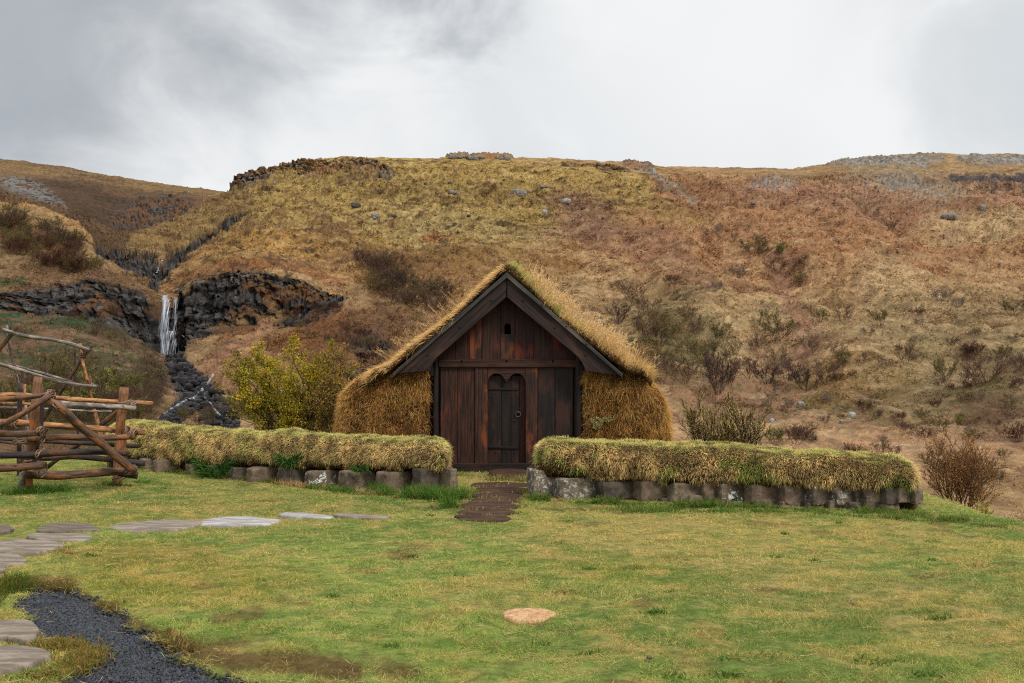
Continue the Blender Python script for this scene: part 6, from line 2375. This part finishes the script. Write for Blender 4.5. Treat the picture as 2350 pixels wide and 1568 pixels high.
# dark thicket right of the house
for (X, Y, h, kd, w) in [(230, 1205, 130, 'brown', 1.2), (290, 965, 110, 'brown', 0.8), (250, 885, 90, 'brown', 1.0), (400, 1005, 120, 'olive', 1.0), (110, 1010, 130, 'olive', 1.2),
                         (250, 1062, 90, 'olive', 1.3), (90, 1092, 90, 'olive', 1.4), (590, 1042, 95, 'brown', 0.8), (490, 1062, 90, 'brown', 0.9), (400, 1262, 240, 'dark', 0.8),
                         (460, 1215, 170, 'brown', 0.9), (340, 1120, 150, 'olive', 1.0), (560, 1185, 130, 'brown', 1.1), (650, 1212, 125, 'dark', 1.2), (760, 1195, 130, 'brown', 1.2),
                         (850, 1245, 150, 'dark', 1.2), (950, 1205, 120, 'brown', 1.1), (160, 1160, 110, 'brown', 1.1), (30, 1000, 160, 'brown', 1.0), (20, 860, 120, 'brown', 1.2),
                         (-60, 780, 110, 'brown', 1.1), (-110, 900, 120, 'dark', 1.1), (700, 1120, 90, 'brown', 1.3), (-30, 1130, 150, 'olive', 1.1), (60, 1200, 130, 'brown', 1.2),
                         (640, 880, 60, 'olive', 1.0), (120, 930, 90, 'olive', 1.0)]:
    u, v = z8(X, Y)
    sz = 'low' if h < 105 else ('tall' if h > 140 else 'middling')
    lab = {'brown': 'brown bare shrub', 'dark': 'blackish bare shrub', 'olive': 'olive leafing shrub'}[kd]
    lab = f"{sz} {lab} in the {'upper' if Y < 1050 else 'lower'} {'left' if X < 100 else ('middle' if X < 420 else 'right')} part of the thicket right of the roof"
    put(kd, u, v, h * .4449 * 1.05, lab, 'thicket right of the house', wide=w)


def scatter(n, poly, kinds, h0, h1, words, place_, group, wide=(0.8, 1.4), seed=1):
    """words: kind -> how it looks; each label adds its height and which part of the patch it stands in"""
    rr = random.Random(seed)
    us_, vs_ = [p[0] for p in poly], [p[1] for p in poly]
    u_lo, u_hi, v_lo, v_hi = max(0, min(us_)), min(2350, max(us_)), min(vs_), max(vs_)
    nx = 3 if n < 20 else 5
    c = 0
    xs = {3: ['left', 'middle', 'right'], 5: ['far left', 'left', 'middle', 'right', 'far right']}[nx]
    while c < n:
        u, v = rr.uniform(min(us_), max(us_)), rr.uniform(min(vs_), max(vs_))
        if not inside(poly, np.array([u]), np.array([v]))[0]:
            continue
        kd = rr.choice(kinds)
        h = rr.uniform(h0, h1)
        size = 'low' if h < h0 + (h1 - h0) / 3 else ('tall' if h > h0 + (h1 - h0) * 2 / 3 else 'middling')
        hx = xs[int(min(nx - 1, max(0, (u - u_lo) / (u_hi - u_lo) * nx)))]
        vy = 'upper' if (v - v_lo) / (v_hi - v_lo) < 0.5 else 'lower'
        put(kd, u, v, h, f"{size} {words[kd]} in the {vy} {hx} of the {place_}", group, wide=rr.uniform(*wide), seed=rr.randrange(3))
        c += 1


W_ALL = {'olive': 'olive shrub', 'brown': 'brown bare shrub', 'red': 'reddish bare shrub', 'dark': 'blackish bare shrub', 'grey': 'grey bare shrub', 'lime': 'yellow-green shrub'}
scatter(50, [(-20, 505), (60, 500), (130, 520), (200, 590), (240, 628), (180, 640), (60, 590), (-20, 575)], ['olive', 'brown', 'olive', 'red'], 24, 48,
        W_ALL, 'growth over the left knoll', 'growth on the left knoll', seed=2)
scatter(30, [(800, 600), (880, 610), (990, 650), (1040, 690), (1010, 720), (900, 700), (830, 650)], ['dark', 'brown', 'olive', 'brown'], 26, 52,
        W_ALL, 'band left of the peak', 'growth left of the roof', seed=3)
scatter(36, [(-20, 930), (100, 905), (200, 900), (320, 940), (345, 985), (-20, 990)], ['olive', 'brown', 'olive', 'lime'], 55, 120,
        W_ALL, 'undergrowth behind the log pen', 'undergrowth behind the log pen', seed=4)
scatter(14, [(540, 930), (760, 930), (780, 985), (540, 985)], ['olive', 'brown', 'lime'], 30, 60,
        W_ALL, 'growth under the two birches', 'growth under the birches', seed=5)
scatter(10, [(410, 945), (470, 925), (500, 960), (480, 985), (410, 985)], ['brown', 'olive'], 18, 34,
        W_ALL, 'knoll between the stream arms', 'growth between the stream arms', seed=6)
scatter(52, [(1700, 880), (2000, 760), (2350, 760), (2350, 1090), (2100, 1040), (1780, 1010)], ['brown', 'olive', 'grey', 'red', 'brown'], 12, 30,
        W_ALL, 'straw slope behind the wall', GH, (0.9, 1.6), seed=7)
scatter(26, [(640, 700), (830, 700), (880, 840), (700, 790)], ['brown', 'red', 'olive', 'dark'], 14, 32,
        W_ALL, 'dark slope above the birches', 'growth above the birches', (0.9, 1.7), seed=8)
scatter(16, [(1780, 1000), (2080, 1030), (2350, 1120), (2350, 1170), (2180, 1080), (1800, 1030)], ['brown', 'olive', 'red'], 20, 44,
        W_ALL, 'hollow behind the right wall', 'growth in the hollow behind the right wall', seed=9)
scatter(12, [(120, 700), (300, 720), (330, 800), (200, 790)], ['olive', 'brown'], 16, 30,
        W_ALL, 'green slope below the left cliff', 'growth below the left cliff', seed=10)
for _k, _e in list(PROTO.items()):
    if not _e[1]:
        for ch in list(_e[0].children):
            bpy.data.objects.remove(ch)
        bpy.data.objects.remove(_e[0])

# green plants on and below the left wall
r = np.random.default_rng(90)


def leafy(name, label, u, v, Y, n, R, L0, L1, cols, seed, toward=-0.35):
    r = np.random.default_rng(seed)
    c = at(u, v, Y)
    t = thing(name, label, 'plant', c)
    a, b = r.uniform(0, 6.28, n), np.sqrt(r.random(n))
    P = c + np.stack([R * b * np.cos(a), R * 0.4 * b * np.sin(a), R * 0.5 * b * np.sin(a * 2.3)], -1)
    D = np.stack([np.cos(a) * b, np.full(n, toward), r.uniform(-0.3, 1.0, n)], -1) + r.normal(size=(n, 3)) * 0.2
    D /= np.linalg.norm(D, axis=1)[:, None]
    V, Fs, C = blades(P, D, r.uniform(L0, L1, n), r.uniform(0.008, 0.016, n), pick(r, n, cols, [1] * len(cols)), droop=0.5, seed=seed, basec=0.6)
    obj('leaves', V, Fs, MB_LEAF, t, cols=C)


gr_ = [RGB(60, 104, 34), RGB(44, 80, 30), RGB(92, 128, 46)]
leafy('fern_plant', 'dark green ferny tuft on the face of the left wall', 664, 1058, 17.0, 420, 0.18, 0.08, 0.2, gr_, 1)
leafy('fern_plant', 'small green weed low on the left wall near the lichen stones', 826, 1078, 16.0, 160, 0.1, 0.06, 0.13, gr_, 2)
leafy('grass_clump', 'long dark green grass clump at the foot of the left wall', 492, 1080, 18.0, 700, 0.32, 0.12, 0.28, gr_, 3)
leafy('weed_plant', 'bright green leaf tuft at the foot of the right wall near its middle', 1655, 1160, 14.0, 300, 0.2, 0.05, 0.12, gr_, 4)


# ------------------------------------------------------------------ boulders
def boulder(u, v, wpx, hpx, label, mi, seed, group='boulders on the hillside'):
    P = on_hill(u, v)
    s = P[1] / F
    w, h = wpx * s, hpx * s
    V, Fs = stone_mesh((0, 0, h * 0.32), (w, w * 0.8, h * 1.5), random.uniform(0, 3), seed, 2.8, 0.16 * h)
    o = obj('boulder', V, Fs, BM[mi], smooth=True)
    o.location = tuple(P)
    tag(o, label, 'boulder', group)


BM = [mat_stone('boulder_grey', RGB(158, 150, 138), RGB(112, 106, 98), 0.45, None, 0.35), mat_stone('boulder_pale', RGB(184, 180, 172), RGB(136, 132, 126), 0.6, RGB(206, 206, 206), 0.3),
      mat_stone('boulder_dark', RGB(112, 104, 94), RGB(78, 72, 66), 0.2, None, 0.3)]
for k, (u, v, w, h, lb, mi) in enumerate([
    (1190, 450, 38, 14, 'large grey boulder high on the yellow moss slope above the roof', 0),
    (1300, 466, 25, 9, 'pale boulder right of the large grey one on the moss slope', 1),
    (1249, 490, 11, 8, 'small pale boulder at the edge of moss and red heather', 1),
    (859, 502, 16, 13, 'round grey boulder on the left of the moss slope', 0),
    (816, 474, 22, 9, 'flat dark boulder above the round grey one', 2),
    (1040, 445, 24, 7, 'low brown-grey boulder left of the large grey one', 0),
    (1246, 431, 20, 6, 'flat grey boulder high above the roof peak', 0),
    (1500, 402, 9, 14, 'upright pale rock below the ridge', 1),
    (1838, 936, 17, 13, 'round blue-grey boulder on the slope above the right wall', 0),
    (1955, 958, 20, 11, 'pale grey boulder right of the round blue-grey one', 1),
    (1770, 970, 14, 9, 'white-topped boulder left of the round blue-grey one', 1),
    (1930, 972, 12, 8, 'brown-grey boulder below the pale one', 0),
    (2177, 502, 33, 11, 'flat dark grey boulder on the red slope at upper right', 0),
    (2254, 482, 15, 12, 'small upright grey boulder at upper right', 0),
    (2322, 500, 12, 6, 'tiny grey boulder at the upper right edge', 0),
    (1727, 468, 13, 6, 'small blue-grey boulder in the middle of the red slope', 0),
    (1620, 1016, 26, 14, 'grey boulder half hidden between the fanned shrubs', 0),
    (1375, 742, 12, 9, 'small white stone right of the roof', 1)]):
    boulder(u, v, w, h, lb, mi, 700 + k * 3)
rr = random.Random(4)
for k in range(26):
    u = rr.uniform(1032, 1175)
    boulder(u, 363 + rr.uniform(-2, 4), rr.uniform(6, 16), rr.uniform(4, 8), 'weathered rock of the outcrop on the skyline above the house', 0, 800 + k, 'rocks of the skyline outcrop')
for k in range(18):
    u = rr.uniform(600, 1500)
    boulder(u, rr.uniform(376, 560), rr.uniform(5, 13), rr.uniform(3, 6), 'small rock lying in the yellow moss of the middle slope', rr.choice([0, 2]), 840 + k, 'small rocks in the moss')

# ------------------------------------------------------------------ stream: rubble, white water, waterfall
r = np.random.default_rng(55)
Vs, Fs, Cs, off = [], [], [], 0
base, bf = stone_mesh((0, 0, 0), (1, 1, 0.8), 0, 5, 3.0, 0.1)
n_ = 5
lin_ = np.linspace(-1, 1, n_)
bV, bF, o2 = [], [], 0
for ax in range(3):
    for sg in (-1, 1):
        a, b = np.meshgrid(lin_, lin_)
        p = np.zeros((n_, n_, 3)); p[..., ax] = sg; p[..., (ax + 1) % 3] = a * sg; p[..., (ax + 2) % 3] = b
        bV.append(p.reshape(-1, 3)); bF.append(grid_faces(n_, n_) + o2); o2 += n_ * n_
bV = np.concatenate(bV); bF = np.concatenate(bF)
bV = bV / ((np.abs(bV) ** 3.5).sum(1) ** (1 / 3.5))[:, None]
BED = [((395, 815), 24), ((412, 850), 26), ((440, 885), 34), ((478, 920), 42), ((515, 975), 30), ((375, 985), 16), ((412, 945), 24), ((455, 905), 26)]
cnt = 0
for seg_ in ((0, 1), (1, 2), (2, 3), (3, 4), (7, 6), (6, 5)):
    (a, ra), (b, rb) = BED[seg_[0]], BED[seg_[1]]
    m_ = int(math.hypot(b[0] - a[0], b[1] - a[1]) * (ra + rb) / 26)
    for k in range(m_):
        t = r.random()
        rad = ra + (rb - ra) * t
        u, v = a[0] + (b[0] - a[0]) * t + r.uniform(-1, 1) * rad, a[1] + (b[1] - a[1]) * t + r.uniform(-0.35, 0.35) * rad
        P = on_hill(u, v)
        s = r.choice([2.5, 3.5, 5, 8, 12], p=[.25, .3, .25, .14, .06]) * r.uniform(0.8, 1.2) * P[1] / F
        V = bV * s * r.uniform(0.6, 1.2, 3) * np.array([1, 1, 0.75])
        V = V * (1 + 0.28 * (vnoise(bV * 1.7 + k, k)[:, None] - 0.5) * 2)
        Vs.append(V + P + [0, 0, s * 0.15])
        Cs.append(np.repeat([RGB(44, 42, 43) * r.uniform(0.15, 1.9)], len(V), 0))
        Fs.append(bF + off)
        off += len(V)
m = M('wet_black_rock', 0.75, 0.25)
o_ = m.coord('Object')
m.col(m.mix(m.step(m.noise(o_, 3, 5, 0.7), 0.62, 0.72, 0, 0.6), m.attr('Col'), RGB(112, 84, 48)))
m.bump(m.noise(o_, 4, 5, 0.7), 0.7, 0.15)
tag(obj('stream_rocks', np.concatenate(Vs), Fs, m.m, cols=np.concatenate(Cs), smooth=False), 'wet black rubble filling the stream bed below the waterfall', 'rocks', kind='stuff')


def water_mat(name, lo, hi, sc, bright):
    m = M(name, 0.35, 0.5)
    g = m.attr('gc', 'Vector')
    n = m.noise(m.mapping(g, sc), 1.0, 6, 0.7, 0.3)
    e = m.attr('Col')
    sepx = m.n.new('ShaderNodeSeparateColor')
    m.l.new(e, sepx.inputs[0])
    d = m.math('ADD', m.math('MULTIPLY', m.math('SUBTRACT', n, 0.5), 2.4), sepx.outputs[0])
    al = m.step(d, lo, hi)
    m.col(bright)
    m.l.new(al, m.b.inputs['Alpha'])
    return m.m


M_FALL = water_mat('falling_water', 0.36, 1.3, (7.0, 0.45, 1), RGB(190, 198, 210, 0.8))
M_FOAM = water_mat('white_water', 0.62, 1.5, (2.6, 2.6, 1), RGB(205, 212, 222, 0.85))


def fall_sheet(rows, nx=16):
    """rows: (u0, u1, v, Y, strength); a curved sheet of falling water"""
    V, G, C = [], [], []
    for k, (u0, u1, v, Y, s) in enumerate(rows):
        for i in range(nx):
            t = i / (nx - 1)
            p = at(u0 + (u1 - u0) * t, v, Y - 0.5 * math.sin(math.pi * t))
            V.append(p)
            G.append((p[0], -p[2], 0))
            e = min(1, 3 * t, 3 * (1 - t)) * s
            C.append((e, e, e))
    return np.array(V), grid_faces(len(rows), nx), np.array(G), np.array(C)


def rows_interp(keys, n):
    a = np.array(keys, float)
    t = np.linspace(0, len(a) - 1, n)
    return [tuple(np.interp(x, np.arange(len(a)), a[:, c]) for c in range(5)) for x in t]


lipY = 101.4
parts = []
for keys in ([(366, 392, 678, 102.6, .72), (364, 396, 688, 100.4, .76), (361, 398, 720, 99.8, .72), (355, 396, 760, 99.4, .66), (354, 402, 800, 99.0, .60), (360, 412, 826, 98.6, .50)],
             [(370, 384, 678, 102.4, .80), (369, 386, 690, 100.1, .84), (366, 383, 740, 99.5, .78), (361, 380, 790, 99.0, .7), (362, 384, 812, 98.7, .5)],
             [(395, 411, 682, 102.6, .62), (394, 411, 692, 100.4, .64), (393, 411, 730, 100.0, .56), (390, 411, 768, 99.6, .5)],
             [(372, 410, 760, 99.4, .60), (368, 413, 768, 98.9, .64), (366, 416, 790, 98.5, .52), (372, 418, 830, 98.0, .42)]):
    V, Fc, G, C = fall_sheet(rows_interp(keys, 22))
    parts.append((V, Fc, G, C))
V, Fs, G, C = join(parts)
tag(obj('waterfall', V, Fs, M_FALL, cols=C, gc=G, smooth=True), kind='structure')
# cascades in the stream bed and above the lip
parts = []


def ribbon(pts, w, s, lift=0.22):
    out = []
    for k, (u, v) in enumerate(pts):
        P = on_hill(u, v) + np.array([0, -0.3, 0.1])
        sc_ = P[1] / F
        for i in range(7):
            t = i / 6 - 0.5
            Q = P + np.array([t * w[k] * sc_ * 2, 0, lift * (1 - 2 * abs(t)) + 0.1])
            e = (1 - abs(t) * 1.6) * s
            out.append((Q, (Q[0] * 1.0, Q[2] * 1.5 + Q[1] * 0.3, 0), (e, e, e)))
    V = np.array([o[0] for o in out])
    return V, grid_faces(len(pts), 7), np.array([o[1] for o in out]), np.array([o[2] for o in out])


def dens(pts, n):
    a = np.array(pts, float)
    seg = np.concatenate([[0], np.cumsum(np.hypot(*np.diff(a, axis=0).T))])
    t = np.linspace(0, seg[-1], n)
    return [(np.interp(x, seg, a[:, 0]) + random.uniform(-1.0, 1.0), np.interp(x, seg, a[:, 1])) for x in t]


for pts, w, s in (([(490, 870), (484, 882), (478, 893), (466, 902), (462, 912)], 5.0, 1.0), ([(458, 912), (452, 922), (446, 928), (432, 932)], 4.2, 0.9),
                  ([(432, 932), (414, 942), (396, 955), (378, 968)], 4.5, 0.95), ([(466, 905), (474, 930), (490, 948), (500, 966)], 4.0, 0.85),
                  ([(492, 955), (502, 966), (508, 972)], 6, 0.95), ([(372, 604), (368, 614), (362, 622), (360, 634)], 4.2, 1.0), ([(342, 628), (350, 634), (362, 640)], 3, 0.8),
                  ([(290, 573), (296, 575), (306, 576)], 2.2, 0.8), ([(425, 826), (432, 834)], 3, 0.8), ([(404, 848), (410, 852)], 3, 0.7)):
    q = dens(pts, max(5, int(len(pts) * 5)))
    parts.append(ribbon(q, [w * random.uniform(0.7, 1.9) for _ in q], s))
V, Fs, G, C = join(parts)
tag(obj('stream', V, Fs, M_FOAM, cols=C, gc=G, smooth=True), kind='structure')
# dark pool at the foot of the fall
